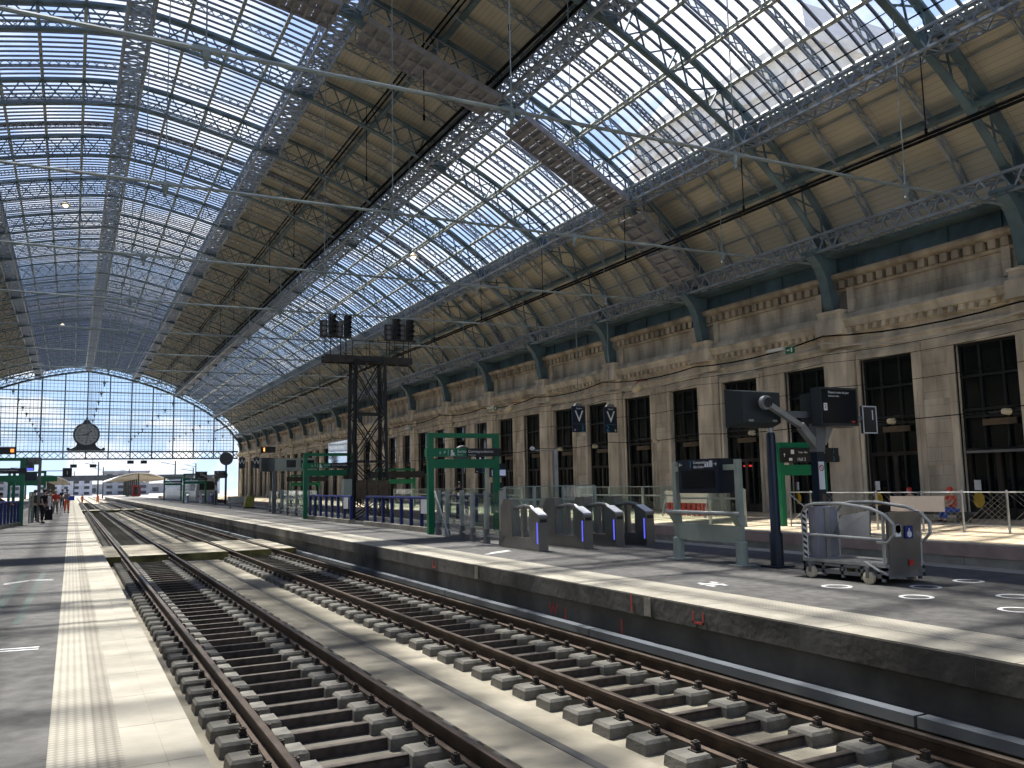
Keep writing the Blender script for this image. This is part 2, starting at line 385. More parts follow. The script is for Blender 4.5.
def girder(u, z, me, label):
    o = bpy.data.objects.new('lattice_girder', me); COL.objects.link(o); o.location = (XC+u, 0, z)
    tag(o, label, 'lattice girder', None); return o
girder(0, 25.35, gm_big, 'wide lattice girder along the ridge, in the middle of the crown skylight')
girder(8.3, 23.95, gm_big, 'wide lattice girder between the crown skylight and the beige boarding beside black feeder cables')
girder(-8.3, 23.95, gm_big, 'wide lattice girder between the crown skylight and the beige boarding above the left platform')
girder(16.1, 21.05, gm_big, 'wide lattice girder with black pipes on it, along the upper edge of the side skylight')
girder(-16.1, 21.05, gm_big, 'wide lattice girder along the upper edge of the skylight over the left side')
girder(23.1, 16.75, gm_small, 'narrow lattice girder under the lower edge of the side skylight above the stone facade')
girder(-23.1, 16.75, gm_small, 'narrow lattice girder under the lower edge of the skylight on the left side')
girder(27.15, 12.45, gm_small, 'narrow lattice girder just above the teal brackets of the stone facade')
girder(-27.15, 12.45, gm_small, 'narrow lattice girder at the foot of the roof on the left wall')

# ---- purlins: one continuous beam each
def purlin(u, d, w, h, m, label, lat=False):
    x, z = off(u, d); b = MB(); n = nrm(u)
    b.bar((0,YB0,0),(0,YEND,0), w, h, (n[0],0,n[1]))
    if lat:
        k = int((YEND-YB0)/1.1); st = (YEND-YB0)/k; e = .42; ax, az = -n[0]*e, -n[1]*e
        b.bar((ax,YB0,az),(ax,YEND,az), w*.8, .06, (n[0],0,n[1]))
        for i in range(k):
            y = YB0+i*st; b.bar((0,y,0),(ax,y+st/2,az),.04,.06,(1,0,0)); b.bar((ax,y+st/2,az),(0,y+st,0),.04,.06,(1,0,0))
    o = b.build('roof_purlin', m); o.location = (x,0,z); return tag(o, label, 'roof purlin')
ordn = {1:'uppermost', 2:'middle', 3:'lowest'}
for sgn, side in ((1,'on the station building side'), (-1,'on the far left side')):
    for j, u in enumerate((2.15,4.2,6.25)): purlin(sgn*u, 1.45, .16, .18, M_purlin, f'pale {ordn[j+1]} purlin of the crown skylight {side}')
    for j, u in enumerate((17.9,19.65,21.4)): purlin(sgn*u, 1.40, .15, .16, M_purlin, f'pale {ordn[j+1]} purlin of the side skylight {side}', j == 1)
    purlin(sgn*23.0, 1.30, .22, .24, M_purlin, f'pale edge beam below the side skylight {side}', True)
    purlin(sgn*15.5, 1.40, .25, .30, M_teal, f'solid teal edge beam above the side skylight {side}')
    purlin(sgn*8.9, 1.42, .2, .2, M_teal, f'teal edge beam beside the crown skylight {side}')
    purlin(sgn*12.4, 1.30, .24, .28, M_teal, f'teal purlin in the middle of the upper boarding {side}')
    purlin(sgn*25.4, 1.05, .2, .2, M_teal, f'teal latticed purlin in the middle of the lower boarding {side}', True)
    for j, u in enumerate((10.5,14.4)): purlin(sgn*u, 1.62, .05, .05, M_steel, f'thin {("upper","lower")[j]} batten on the upper boarding {side}')
    for j, u in enumerate((24.3,26.6)): purlin(sgn*u, depth(u)+.2, .06, .05, M_steel, f'thin {("upper","lower")[j]} batten on the lower boarding {side}')

# ---- roof skin: boarded linings (ceiling) and skylights
def skin(u0, u1, y0, y1, m, name, n=14, thick=.12, extra=.30):
    b = MB(); b.uv = []; s_ = 0; pr = []; last = None
    for i in range(n+1):
        u = u0 + (u1-u0)*i/n; p = off(u, depth(u)+extra)
        if last: s_ += hypot(p[0]-last[0], p[1]-last[1])
        last = p; q = off(u, depth(u)+extra+thick); pr.append((p,q,s_))
    for p, q, s__ in pr:
        for y in (y0,y1):
            b.v.append((p[0],y,p[1])); b.uv.append((s__,y))
        for y in (y0,y1):
            b.v.append((q[0],y,q[1])); b.uv.append((s__,y))
    for i in range(n):
        a = 4*i; c = a+4
        b.f += [(a,a+1,c+1,c)]
        if thick: b.f += [(a+2,c+2,c+3,a+3),(a,c,c+2,a+2),(a+1,a+3,c+3,c+1)]
    if thick: b.f += [(0,2,3,1),(4*n,4*n+1,4*n+3,4*n+2)]
    return struct(b.build(name, m))
for sgn in (1,-1):
    skin(sgn*8.6, sgn*15.6, YB0, YEND, M_boards, 'ceiling')
    skin(sgn*22.95, sgn*27.8, YB0, YEND, M_boards, 'ceiling')
NB = 16
def skylight(u0, u1, n):
    NB = 16 if abs(u0+u1) < 12 else 14
    y0, y1 = 0, BAY
    g = skin(u0, u1, y0, y1, M_skyglass, 'window_1', n, 0, .36)
    b = MB()
    for j in range(NB):
        y = BAY*(j+.5)/NB
        for i in range(n):
            a = u0+(u1-u0)*i/n; c = u0+(u1-u0)*(i+1)/n
            p, q = off(a, depth(a)+.27), off(c, depth(c)+.27); b.bar((p[0],y,p[1]),(q[0],y,q[1]), .08, .10, (0,1,0))
    b.build('glazing_bars', M_bar, g); return g
wn = [0]
def place(g, k, first):
    wn[0] += 1
    if first: g.location = (0, YA+BAY*k, 0); g.name = f'window_{wn[0]}'
    else: c = dup(g, (0, YA+BAY*k, 0)); c.name = f'window_{wn[0]}'
for (u0,u1,n) in ((-8.8,0,9),(0,8.8,9),(15.6,22.95,8),(-22.95,-15.6,8)):
    g = skylight(u0,u1,n)
    for k in range(KMIN, KMAX+1):
        place(g, k, k == KMIN)

# dark expansion joint bands across the skylights
for y, lab in ((60.5,'dark flat gutter band across the skylights, the one nearer the camera'),(120.0,'dark flat gutter band across the skylights, the farther one')):
    b = MB(); 
    for i in range(72):
        p, q = off(US[i], depth(US[i])+.2), off(US[i+1], depth(US[i+1])+.2); b.bar((p[0],0,p[1]),(q[0],0,q[1]), .10, .55, (0,1,0))
    o = b.build('gutter_band', M_bar); o.location = (0,y,0); tag(o, lab, 'gutter')

# ---- tie rods with hangers at every arch
def make_tie():
    t = thing('tie_rod', 'slim grey tie rod stretched across the hall with hangers and turned pendants', 'tie rod', (0,0,0), 0, 'tie rods under the arch ribs')
    pts = [(XC+u, 0, 11.62 - .22*(1-(u/26.7)**2)) for u in [-26.7+53.4*i/16 for i in range(17)]]
    MB().tube(pts, .05, 6).build('rod', M_rod, t)
    for u in (-21.6,-14.4,-7.2,0,7.2,14.4,21.6):
        z = 11.62 - .22*(1-(u/26.7)**2); hb = MB(); pb = MB(); hb.tube([(XC+u,0,z),(XC+u,0,low(u))], .018, 5)
        pb.lathe([(.03,-.42),(.07,-.36),(.03,-.28),(.09,-.18),(.11,-.05),(.05,.03),(.04,.12)], (XC+u,0,z), 'z', 8)
        pb.bar((XC+u-.28,0,z),(XC+u+.28,0,z),.13,.1); hb.build('hanger', M_rod, t); pb.build('pendant', M_rod, t)
    return t
tie = make_tie()
for k, y in enumerate(ARCH_Y):
    if k == 0: tie.location = (0,y,0)
    else: dup(tie, (0,y,0))

# ---- cross walkways under the arch at Y = 36
def walkway(u0, u1, dz, label):
    y0, y1 = 34.8, 36.9; t = thing('maintenance_walkway', label, 'walkway', (XC+u0, y0, low(u0)+dz))
    A = Vector((0,0,0)); B = Vector((u1-u0, 0, low(u1)-low(u0))); L = B.length; n = max(3,int(L/.55)); wy = y1-y0
    d = MB(); up = Vector((-B.z,0,B.x)).normalized()
    for i in range(n+1):
        p = A + B*i/n; d.bar(p, p+Vector((0,wy,0)), .12, .06, up); 
    d.bar((0,wy*.5,0),B+Vector((0,wy*.5,0)),.08,.10); d.build('joists', M_walk, t)
    g = MB(); m = n*2
    for i in range(m):
        p = A + B*(i+.05)/m + up*.09; q = A + B*(i+.97)/m + up*.09; g.add([p,q,q+Vector((0,wy,0)),p+Vector((0,wy,0)),p+up*.03,q+up*.03,q+Vector((0,wy,0))+up*.03,p+Vector((0,wy,0))+up*.03],[(0,3,2,1),(4,5,6,7),(0,1,5,4),(2,3,7,6),(1,2,6,5),(3,0,4,7)])
    g.build('grating', M_walk, t)
    s_ = MB()
    for y in (0,wy): s_.bar(A+Vector((0,y,0))+up*.06, B+Vector((0,y,0))+up*.06, .07, .26)
    s_.build('side_beams', M_walk, t)
    r = MB()
    for y in (0, wy):
        for h in (.55,1.05): r.bar(A+Vector((0,y,h)), B+Vector((0,y,h)), .04)
        k = max(2,int(L/1.4))
        for i in range(k+1):
            p = A + B*i/k + Vector((0,y,0)); r.bar(p, p+Vector((0,0,1.05)), .05)
    r.build('handrail', M_steel, t)
walkway(-7.6, -.7, -.25, 'grey grated walkway under the crown skylight, left of the ridge girder')
walkway(.7, 7.6, -.25, 'grey grated walkway under the crown skylight, right of the ridge girder')
walkway(8.9, 15.4, -.35, 'grey grated walkway under the upper beige boarding, crossed by black feeder cables')
walkway(16.7, 22.6, -.45, 'grey grated walkway under the side skylight')
walkway(23.4, 27.0, -.45, 'steep grey grated walkway stepping down the lower boarding to the facade girder')

# ---- cables along the roof
def cable(pts, r, label, name='cable', m=None, n=6):
    return tag(MB().tube(pts, r, n).build(name, m or M_cable), label, 'cable')
for dx, lab in ((0,'upper'),(.24,'lower')):
    cable([(17.0+dx, YB0+1, 21.15-dx*.9), (17.0+dx, YEND-1, 21.15-dx*.9)], .08, f'thick black pipe along the girder above the side skylight, the {lab} of the two', 'roof_pipe')
for dx, lab in ((0,'left'),(.26,'right')):
    cable([(14.0+dx, YB0+1, 22.75), (14.0+dx, YEND-1, 22.75)], .05, f'black feeder cable hung under the upper boarding, {lab} one of the pair', 'feeder_cable')
for dz, lab in ((0,'lower'),(.14,'upper')):
    cable([(25.3, YB0+1, 13.5+dz), (25.3, YEND-1, 13.5+dz)], .055, f'black feeder cable hung under the lower boarding, {lab} one of the pair', 'feeder_cable')
cable([(25.3, YB0+1, 17.95),(25.3, YEND-1, 17.95)], .03, 'black cable stretched along the top of the narrow girder under the side skylight', 'feeder_cable')
cable([(24.9, YB0+1, 18.4),(24.9, YEND-1, 18.4)], .02, 'thin black cable beside the lower edge of the side skylight', 'feeder_cable')
def hanger(x, z0, z1):
    t = thing('cable_hanger', '', 'cable hanger', (x,0,z1))
    MB().tube([(0,0,0),(0,0,z0-z1)], .022, 5).build('rod', M_cable, t)
    MB().lathe([(.03,-.02),(.07,.05),(.04,.09),(.07,.13),(.04,.17),(.07,.21),(.03,.28)], (0,0,0), 'z', 8).build('insulator', M_cable, t); return t
for x, z0, z1, lab, grp in ((25.3,17.5,13.6,'black insulated rod hanging from the narrow girder to the feeder cables','hangers of the lower feeder cables'),(14.13,23.6,19.2,'black rod hanging from the feeder cables under the upper boarding','hangers under the upper feeder cables')):
    h = hanger(x, z0, z1); tag(h, lab, 'cable hanger', grp)
    for k, y in enumerate(ARCH_Y[2:]):
        if k == 0: h.location = (x, y+.2, z1)
        else: dup(h, (x, y+.2, z1))
# ------------------------------------------------------------------ right wall (station building)
XW = 30.3
W = MB()   # plain masonry
yc0, yc1 = YB0, YEND
OPEN = []
for k in range(KMIN, KMAX+2):
    yb = YA + BAY*k
    for a, b_ in ((-3.75,-1.15),(-8.2,-5.65)):
        if yb+a > YB0+.3 and yb+b_ < YEND-.3: OPEN.append((yb+a, yb+b_))
OPEN.sort()
prev = yc0
for a, b_ in OPEN:
    W.box(XW, XW+1.4, prev, a, .3, 7.2); prev = b_
W.box(XW, XW+1.4, prev, yc1, .3, 7.2)
W.box(XW, XW+1.4, yc0, yc1, 7.2, 8.6)
wall = struct(W.build('wall_right', M_stone))
A = MB(); A.box(XW+.02, XW+1.4, yc0, yc1, 8.6, 11.0); struct(A.build('attic', M_attic, wall))
# moulded courses
T = MB()
prof = [(XW+.3,7.72),(XW-.08,7.72),(XW-.08,7.86),(XW-.14,7.9),(XW-.14,8.0),(XW+.3,8.0)]
T.prism(prof,'y',yc0,yc1)
prof = [(XW+.3,8.42),(XW-.10,8.42),(XW-.12,8.62),(XW-.42,8.70),(XW-.46,8.86),(XW-.55,8.98),(XW-.55,9.06),(XW+.3,9.14)]
T.prism(prof,'y',yc0,yc1)
T.prism([(XW+.3,9.14),(XW-.10,9.14),(XW-.10,9.36),(XW-.03,9.42),(XW+.3,9.42)],'y',yc0,yc1)
struct(T.build('cornice', M_trimstone, wall))
T = MB()
T.prism([(XW+.3,10.38),(XW-.10,10.38),(XW-.14,10.5),(XW+.3,10.5)],'y',yc0,yc1)
T.prism([(XW+.3,10.86),(XW-.12,10.86),(XW-.36,10.95),(XW-.42,11.06),(XW-.42,11.16),(XW+.3,11.22)],'y',yc0,yc1)
struct(T.build('cornice', M_brownstone, wall))
dm = MB(); D2 = MB(); y = yc0+.2
while y < yc1-.3:
    dm.box(XW-.34, XW+.05, y, y+.2, 8.46, 8.68); y += .44
struct(dm.build('dentils', M_trimstone, wall)); y = yc0+.2
while y < yc1-.3:
    D2.box(XW-.24, XW+.05, y, y+.30, 10.52, 10.86); y += .50
struct(D2.build('dentils', M_brownstone, wall))
# pilasters with pedestals under the brackets, one each
P = MB(); P.box(XW-.22, XW+.05, -.95, .75, .55, 7.72); P.box(XW-.38, XW+.05, -.62, .42, .55, 7.72); P.box(XW-.46, XW+.05, -.75, .55, .55, 1.0)
P.box(XW-.30, XW+.05, -1.0, .8, 7.9, 8.5); P.box(XW-.62, XW+.05, -.75, .75, 8.45, 9.12)
P.box(XW-.52, XW+.05, -.62, .62, 9.1, 9.5); P.box(XW-.58, XW+.05, -.66, .66, 9.42, 9.54)
P.box(XW-.14, XW+.05, -1.05, -.72, 9.4, 10.5); P.box(XW-.14, XW+.05, .72, 1.05, 9.4, 10.5)
pil = struct(P.build('pilaster', M_trimstone, wall))
# window surrounds, one per opening
S = MB(); 
for w_, d_, z_ in ((.34,.10,.30),(.16,.18,.16)):
    S.box(XW-d_, XW+.02, -w_, 0, .55, 7.2+z_); S.box(XW-d_, XW+.02, 2.58, 2.58+w_, .55, 7.2+z_); S.box(XW-d_, XW+.02, 0, 2.58, 7.2, 7.2+z_)
sur = struct(S.build('surround', M_trimstone, wall))
# sunk panels on the piers
PN = MB(); PN.box(XW-.05, XW+.02, -.62, .62, 2.6, 5.2); pan = struct(PN.build('pier_panel', M_stone, wall))
# windows
M_pane = mat('dark_pane', (.006,.010,.010), .05, 0, .3, .4, spec=.5)
M_frame = mat('dark_window_frame', (.012,.013,.013), .5, 0, .2, 2.0)
M_door = mat('brown_black_door', (.028,.022,.018), .5, 0, .3, 2.0)
M_lamp = emit('lit_sign_lamp', (1,.72,.4), 2.2)
M_redlit = emit('red_lit_sign', (.7,.04,.03), .3)
def make_window():
    f = MB(); w = 2.58
    for y in (0, w*.3, w*.65, w-.08): f.box(XW+0.08, XW+0.18, y, y+.08, .55, 7.2)
    for z in (4.35,4.62,5.9,7.12): f.box(XW+0.06, XW+0.18, 0, w, z, z+.08)
    wd = struct(f.build('window_100', M_frame))
    g = MB(); g.box(XW+0.16, XW+0.20, 0, w, 4.5, 7.2); struct(g.build('pane', M_pane, wd))
    g = MB(); g.box(XW+0.22, XW+0.26, 0, w, .55, 4.5); struct(g.build('door_pane', M_pane, wd))
    d = MB(); d.box(XW+0.10, XW+0.22, .02, w-.02, 3.05, 3.2); d.box(XW+0.10, XW+0.22, .02, .2, .55, 3.1); d.box(XW+0.10, XW+0.22, w-.2, w-.02, .55, 3.1); d.box(XW+0.10,XW+0.22, w/2-.1, w/2+.1, .55, 3.1)
    d.box(XW+0.10, XW+0.22, .02, w-.02, .55, .95); struct(d.build('door_frame', M_door, wd))
    s_ = MB(); s_.box(XW+0.02, XW+0.10, .45, 1.75, 4.02, 4.26); struct(s_.build('transom_board', M_brown, wd))
    return wd
wd = make_window(); fst = True; n_ = 100
for a, b_ in OPEN:
    if fst: wd.location = (0,a,0); sur.location = (0,a,0); fst = False
    else: c = dup(wd, (0,a,0)); c.name = f'window_{n_}'; dup(sur, (0,a,0), parent=wall)
    n_ += 1
fst = True
for k in range(KMIN, KMAX+1):
    yb = YA+BAY*k
    if fst: pil.location = (0,yb,0); pan.location = (0,yb-4.7,0); fst = False
    else: dup(pil, (0,yb,0), parent=wall); dup(pan, (0,yb-4.7,0), parent=wall)
# teal wall plate and ledge over the stone
B = MB(); B.box(XW+.12, XW+.3, yc0, yc1, 10.9, 12.3); 
struct(B.build('trim_1', M_teal))
B = MB(); B.prism([(XW+.3,11.95),(XW-.75,11.95),(XW-.75,12.1),(XW-.2,12.25),(XW+.3,12.3)],'y',yc0,yc1)
y = yc0+.5
while y < yc1: B.box(XW+.02, XW+.14, y, y+.06, 11.15, 11.95); y += BAY/4
struct(B.build('trim_2', M_teal))
# brackets
b = MB()
pr = [(XW,9.55),(XW-.42,9.55),(XW-.42,9.75),(XW-.55,9.8),(XW-.60,10.3),(XW-.72,10.9),(XW-1.0,11.5),(XW-1.45,11.95),(XW-1.5,12.05),(XW-1.5,12.2),(XW,12.2)]
b.prism(pr,'y',-.16,.16)
pts = [(XW-.46,9.6),(XW-.55,9.85),(XW-.62,10.3),(XW-.74,10.9),(XW-1.02,11.5),(XW-1.48,11.98)]
for p, q in zip(pts, pts[1:]): b.bar((p[0],0,p[1]),(q[0],0,q[1]),.06,.5,(0,1,0))
b.box(XW-1.55, XW, -.45, .45, 12.1, 12.22)
bk = tag(b.build('roof_bracket', M_teal), 'curved teal iron bracket carrying the roof foot on the stone pedestal', 'bracket', 'roof brackets along the stone facade')
for k, y in enumerate(ARCH_Y):
    if k == 0: bk.location = (0,y,0)
    else: dup(bk, (0,y,0))

# left wall, back wall (hardly seen)
L = MB(); L.box(-27.3, -25.9, YB0, YEND, -.4, 12.4)
for k in range(KMIN, KMAX+1): L.box(-25.95, -25.5, YA+BAY*k-.7, YA+BAY*k+.7, -.4, 12.2)
struct(L.build('wall_left', M_stone))
# ------------------------------------------------------------------ end wall: glazed screen under the last arch
E_ = MB()
for u in [-27+54*i/14 for i in range(15)]:
    x = XC+u; E_.box(x-.11, x+.11, YEND-.2, YEND+.2, 8.2, low(u)+.1)
ew = struct(E_.build('window_90', M_teal))
f = MB(); n = 84
for i in range(n+1):
    u = -27+54*i/n; f.box(XC+u-.026, XC+u+.026, YEND-.03, YEND+.03, 9.5, low(u))
z = 9.9
while z < 24.8:
    # width of the arch at this height
    uu = 27.0
    while uu > 0 and low(uu) < z: uu -= .1
    f.box(XC-uu, XC+uu, YEND-.03, YEND+.03, z-.026, z+.026); z += .66
for z in (13.4,17.6): 
    uu = 27.0
    while uu > 0 and low(uu) < z: uu -= .1
    f.box(XC-uu, XC+uu, YEND-.05, YEND+.05, z-.05, z+.05)
struct(f.build('muntins', mat('slate_muntin', (.13,.16,.20), .5, 0, .1, 2.0), ew))
g = MB(); 
for i in range(60):
    a, c = -27+54*i/60, -27+54*(i+1)/60
    g.quad((XC+a,YEND,9.5),(XC+c,YEND,9.5),(XC+c,YEND,off(c,depth(c))[1]),(XC+a,YEND,off(a,depth(a))[1]))
struct(g.build('pane', M_endglass, ew))
t = MB()
for z in (8.17,9.55): t.box(XC-27.9, XC+27.9, YEND-.35, YEND+.35, z-.14, z+.14)
k = 42
for i in range(k):
    a, c = XC-27.9+55.8*i/k, XC-27.9+55.8*(i+1)/k
    for y in (YEND-.28, YEND+.28): t.bar((a,y,8.2),(c,y,9.5),.09,.05,(0,1,0)); t.bar((c,y,8.2),(a,y,9.5),.09,.05,(0,1,0))
tag(t.build('entrance_truss', M_teal), 'long horizontal teal lattice truss across the open hall end under the glazed screen', 'truss')
# end arch with an open lattice band
YE = YEND-.1
t = thing('end_arch', 'heavy teal arch framing the glazed screen at the hall end, with a bright lattice band', 'roof arch', (0,YEND,0))
b = MB()
for i in range(72):
    for d, h in ((0,.34),(1.35,.2)):
        p, q = off(US[i], d), off(US[i+1], d); b.bar((p[0],0,p[1]),(q[0],0,q[1]), h, .7, (0,1,0))
b.build('chords', M_teal, t)
b = MB(); N = 50; uu = [-27.6+55.2*i/N for i in range(N+1)]
for i in range(N):
    a0,a1 = off(uu[i],.1),off(uu[i+1],.1); b0,b1 = off(uu[i],1.3),off(uu[i+1],1.3)
    b.bar((a0[0],0,a0[1]),(b1[0],0,b1[1]),.08,.1,(0,1,0)); b.bar((b0[0],0,b0[1]),(a1[0],0,a1[1]),.08,.1,(0,1,0)); b.bar((a0[0],0,a0[1]),(b0[0],0,b0[1]),.10,.12,(0,1,0))
b.build('lattice', M_teal, t)
# clock
t = thing('station_clock', 'big round station clock in a scrolled grey case on the hall end truss', 'clock', (2.2,YEND-.9,9.7))
c = MB(); zc = 3.05
c.prism([(-3.1,0),(3.1,0),(3.1,.25),(2.5,.35),(1.75,.8),(1.5,1.6),(1.75,1.9),(2.05,1.95),(2.0,2.15),(-2.0,2.15),(-2.05,1.95),(-1.75,1.9),(-1.5,1.6),(-1.75,.8),(-2.5,.35),(-3.1,.25)],'y',-.3,.3)
c.lathe([(2.15,-.35),(2.3,-.3),(2.3,.3),(2.15,.35)], (0,0,zc), 'y', 40)
c.prism([(-.75,4.9),(.75,4.9),(.6,5.4),(.45,5.75),(.2,5.9),(.12,6.3),(-.12,6.3),(-.2,5.9),(-.45,5.75),(-.6,5.4)],'y',-.2,.2)
c.ball((-3.0,0,.35),.3); c.ball((3.0,0,.35),.3); c.build('case', M_clockbody, t)
d = MB(); d.lathe([(1.95,-.40),(1.95,-.34)], (0,0,zc), 'y', 40); dial = d.build('dial', M_clock, t)
for i in range(12):
    a = pi/2 - 2*pi*(i+1)/12; text(str(i+1), .62, M_black, t, (1.5*cos(a), -.42, zc+1.5*sin(a)), (pi/2,0,0), 'numeral', 'CENTER')
h = MB(); a = pi/2 - 2*pi*(1.72/12); h.bar((-.25*cos(a),-.45,zc-.25*sin(a)),(1.1*cos(a),-.45,zc+1.1*sin(a)),.2,.04,(0,1,0)); h.build('hour_hand', M_black, t)
h = MB(); a = pi/2 - 2*pi*(43.5/60); h.bar((-.35*cos(a),-.48,zc-.35*sin(a)),(1.6*cos(a),-.48,zc+1.6*sin(a)),.15,.04,(0,1,0)); h.build('minute_hand', M_black, t)

# ------------------------------------------------------------------ ground, platforms, track beds
ZB = -.36
G = MB(); G.box(-400,400,-120,900,-1.2,-.62); struct(G.build('ground', mat('outside_ballast', (.27,.25,.215), .95, 0, .25, .8, .3)))
G = MB(); G.box(-27,31.5,YB0-2,YEND+2,-.9,ZB-.04); struct(G.build('floor', M_track))
def slab(name, m, x0,x1,y0,y1,z0,z1, parent=None): return struct(MB().box(x0,x1,y0,y1,z0,z1).build(name, m, parent))
pl = slab('platform', M_asphalt, -9,-.08,YB0,330,-.6,.55)
slab('studded_strip', M_stud, -.08,.20,YB0,330,.2,.553,pl); slab('grimy_strip', M_studd, .20,.36,YB0,330,.2,.5525,pl)
e = MB(); y = YB0
while y < 330: e.box(.36,.60,y,y+.993,.25,.548); e.box(.60,.83,y,y+.993,.22,.552); y += 1.0
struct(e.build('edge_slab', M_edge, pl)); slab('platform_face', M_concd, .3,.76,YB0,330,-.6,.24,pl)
# grime band on the concrete edge
pr_ = slab('platform', M_asphalt, 8.72,14.6,YB0,240,-.6,.55)
slab('studded_strip', M_stud, 8.12,8.72,YB0,240,.2,.553,pr_)
e = MB(); y = YB0
while y < 240: e.box(7.6,8.12,y,y+2.19,.25,.55); y += 2.2
struct(e.build('edge_slab', M_edge, pr_))
e = MB(); y = YB0+.4
while y < 240: e.box(7.597,7.7,y,y+2.195,.245,.53); y += 2.2
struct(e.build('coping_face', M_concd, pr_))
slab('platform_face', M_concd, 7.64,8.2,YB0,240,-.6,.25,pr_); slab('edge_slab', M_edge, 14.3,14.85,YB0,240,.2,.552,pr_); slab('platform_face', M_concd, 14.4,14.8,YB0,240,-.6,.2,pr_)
M_pave = mat('warm_paving', (.62,.50,.34), .85, 0, .14, 1.5, .2, dirt=.25)
pf = slab('platform', M_pave, 19.75,30.4,YB0,230,-.6,.55)
slab('edge_slab', mat('pink_edge_line', (.46,.33,.27), .85, 0, .12, 2.0), 19.3,19.45,YB0,230,.25,.553,pf); slab('edge_slab', M_edge, 19.45,19.75,YB0,230,.25,.552,pf)
e = MB(); y = YB0
while y < 230: e.box(19.32,19.8,y,y+2.18,-.02,.25); e.box(19.34,19.8,y,y+2.18,-.4,-.05); y += 2.2
struct(e.build('platform_face', M_concrete, pf))
# conduit along the foot of the near platform face
cb = MB(); y = -12
while y < 200: cb.box(7.46,7.66,y,y+5.96,-.22,-.11); y += 6
tag(cb.build('cable_duct', mat('slate_duct', (.09,.10,.112), .9, 0, .12, 1.5)), 'blue grey cable duct running along the foot of the platform face', 'cable duct')
# track beds
struct(MB().box(3.66,4.72,YB0,330,-.5,-.27).build('track_bed', M_track))
gv = MB(); y = YB0
gv.box(4.20,4.30,YB0,200,-.3,-.262)
struct(gv.build('trim_3', M_concd))
struct(MB().box(.76,1.20,YB0,330,-.5,-.30).build('track_bed', M_track))
struct(MB().box(2.05,2.85,YB0,200,-.5,-.318).build('track_bed', M_trough))
struct(MB().box(1.20,3.66,YB0,330,-.5,-.32).build('track_bed', M_track))
struct(MB().box(4.72,7.45,YB0,330,-.5,-.31).build('track_bed', M_track))
# level crossings of boards between the rails
for ya, yb, lab in ((32.3,38.8,'near'),(107,113,'far')):
    c = MB()
    for x0,x1 in ((.9,1.58),(1.84,3.06),(3.34,5.06),(5.34,6.56),(6.84,7.5)):
        m_ = int((yb-ya)/1.1)
        for i in range(m_): c.box(x0,x1,ya+.06+(yb-ya)*i/m_,ya+(yb-ya)*(i+1)/m_+.04,-.4,-.015)
    o = struct(c.build('crossing', M_track))
    f = MB()
    for x0,x1 in ((.88,1.58),(1.82,3.08),(3.32,5.08),(5.32,6.58),(6.82,7.5)): f.box(x0,x1,ya-.05,ya+.06,-.42,-.01)
    struct(f.build('crossing_edge', M_moss, o))

# ------------------------------------------------------------------ rails and sleepers
def rail(x, label, y0=-12, y1=330):
    t = thing('rail', label, 'rail', (x,0,0))
    b = MB(); b.prism([(-.07,-.172),(.07,-.172),(.07,-.160),(.012,-.145),(.010,-.055),(.036,-.04),(.036,-.012),(-.036,-.012),(-.036,-.04),(-.010,-.055),(-.012,-.145),(-.07,-.160)],'y',y0,y1)
    b.build('rail_web', M_rail, t)
    b = MB(); b.prism([(-.036,-.012),(.036,-.012),(.034,-.003),(.024,0),(-.024,0),(-.034,-.003)],'y',y0,y1); b.build('rail_head', M_railtop, t)
rail(1.70,'brown running rail closest to the left platform edge'); rail(3.20,'brown running rail on the right of the nearer track')
rail(5.20,'brown running rail on the left of the farther track'); rail(6.70,'brown running rail closest to the platform with the ticket gates')
rail(16.3,'rail in the pit behind the gate platform, its left one'); rail(17.8,'rail in the pit behind the gate platform, its right one')
def block(b, x, y=0):
    b.frustum((x,y,-.40),(.74,.335),(.71,.31),.19); b.frustum((x,y,-.21),(.71,.31),(.66,.26),.03)
def tie_bar(b, x0, x1): b.box(x0,x1,-.06,-.035,-.35,-.215); b.box(x0,x1,-.06,.03,-.235,-.215); b.box(x0,x1,.09,.12,-.35,-.28)
def clip(b, x):
    b.box(x-.045,x+.045,-.06,.06,-.187,-.166); b.box(x-.035,x+.035,-.03,.03,-.17,-.125); b.lathe([(.018,-.13),(.018,-.085)], (x,0,0), 'z', 6); b.box(x-.03,x+.03,-.03,.03,-.115,-.095)
def make_sleeper(detailed, label, grp):
    if detailed:
        t = thing('sleeper', label, 'sleeper', (0,0,0), 0, grp)
        for x in (-.75,.75): b = MB(); block(b, x); b.build('concrete_block', M_block, t)
        b = MB(); tie_bar(b,-.45,.45); b.build('tie_bar', M_iron, t)
        for x in (-.87,-.63,.63,.87): b = MB(); clip(b, x); b.build('rail_clip', M_iron, t)
        return t
    b = MB(); block(b,-.75); block(b,.75); tie_bar(b,-.45,.45)
    for x in (-.87,-.63,.63,.87): b.box(x-.04,x+.04,-.05,.05,-.187,-.11)
    return tag(b.build('sleeper', M_block), label, 'sleeper', grp)
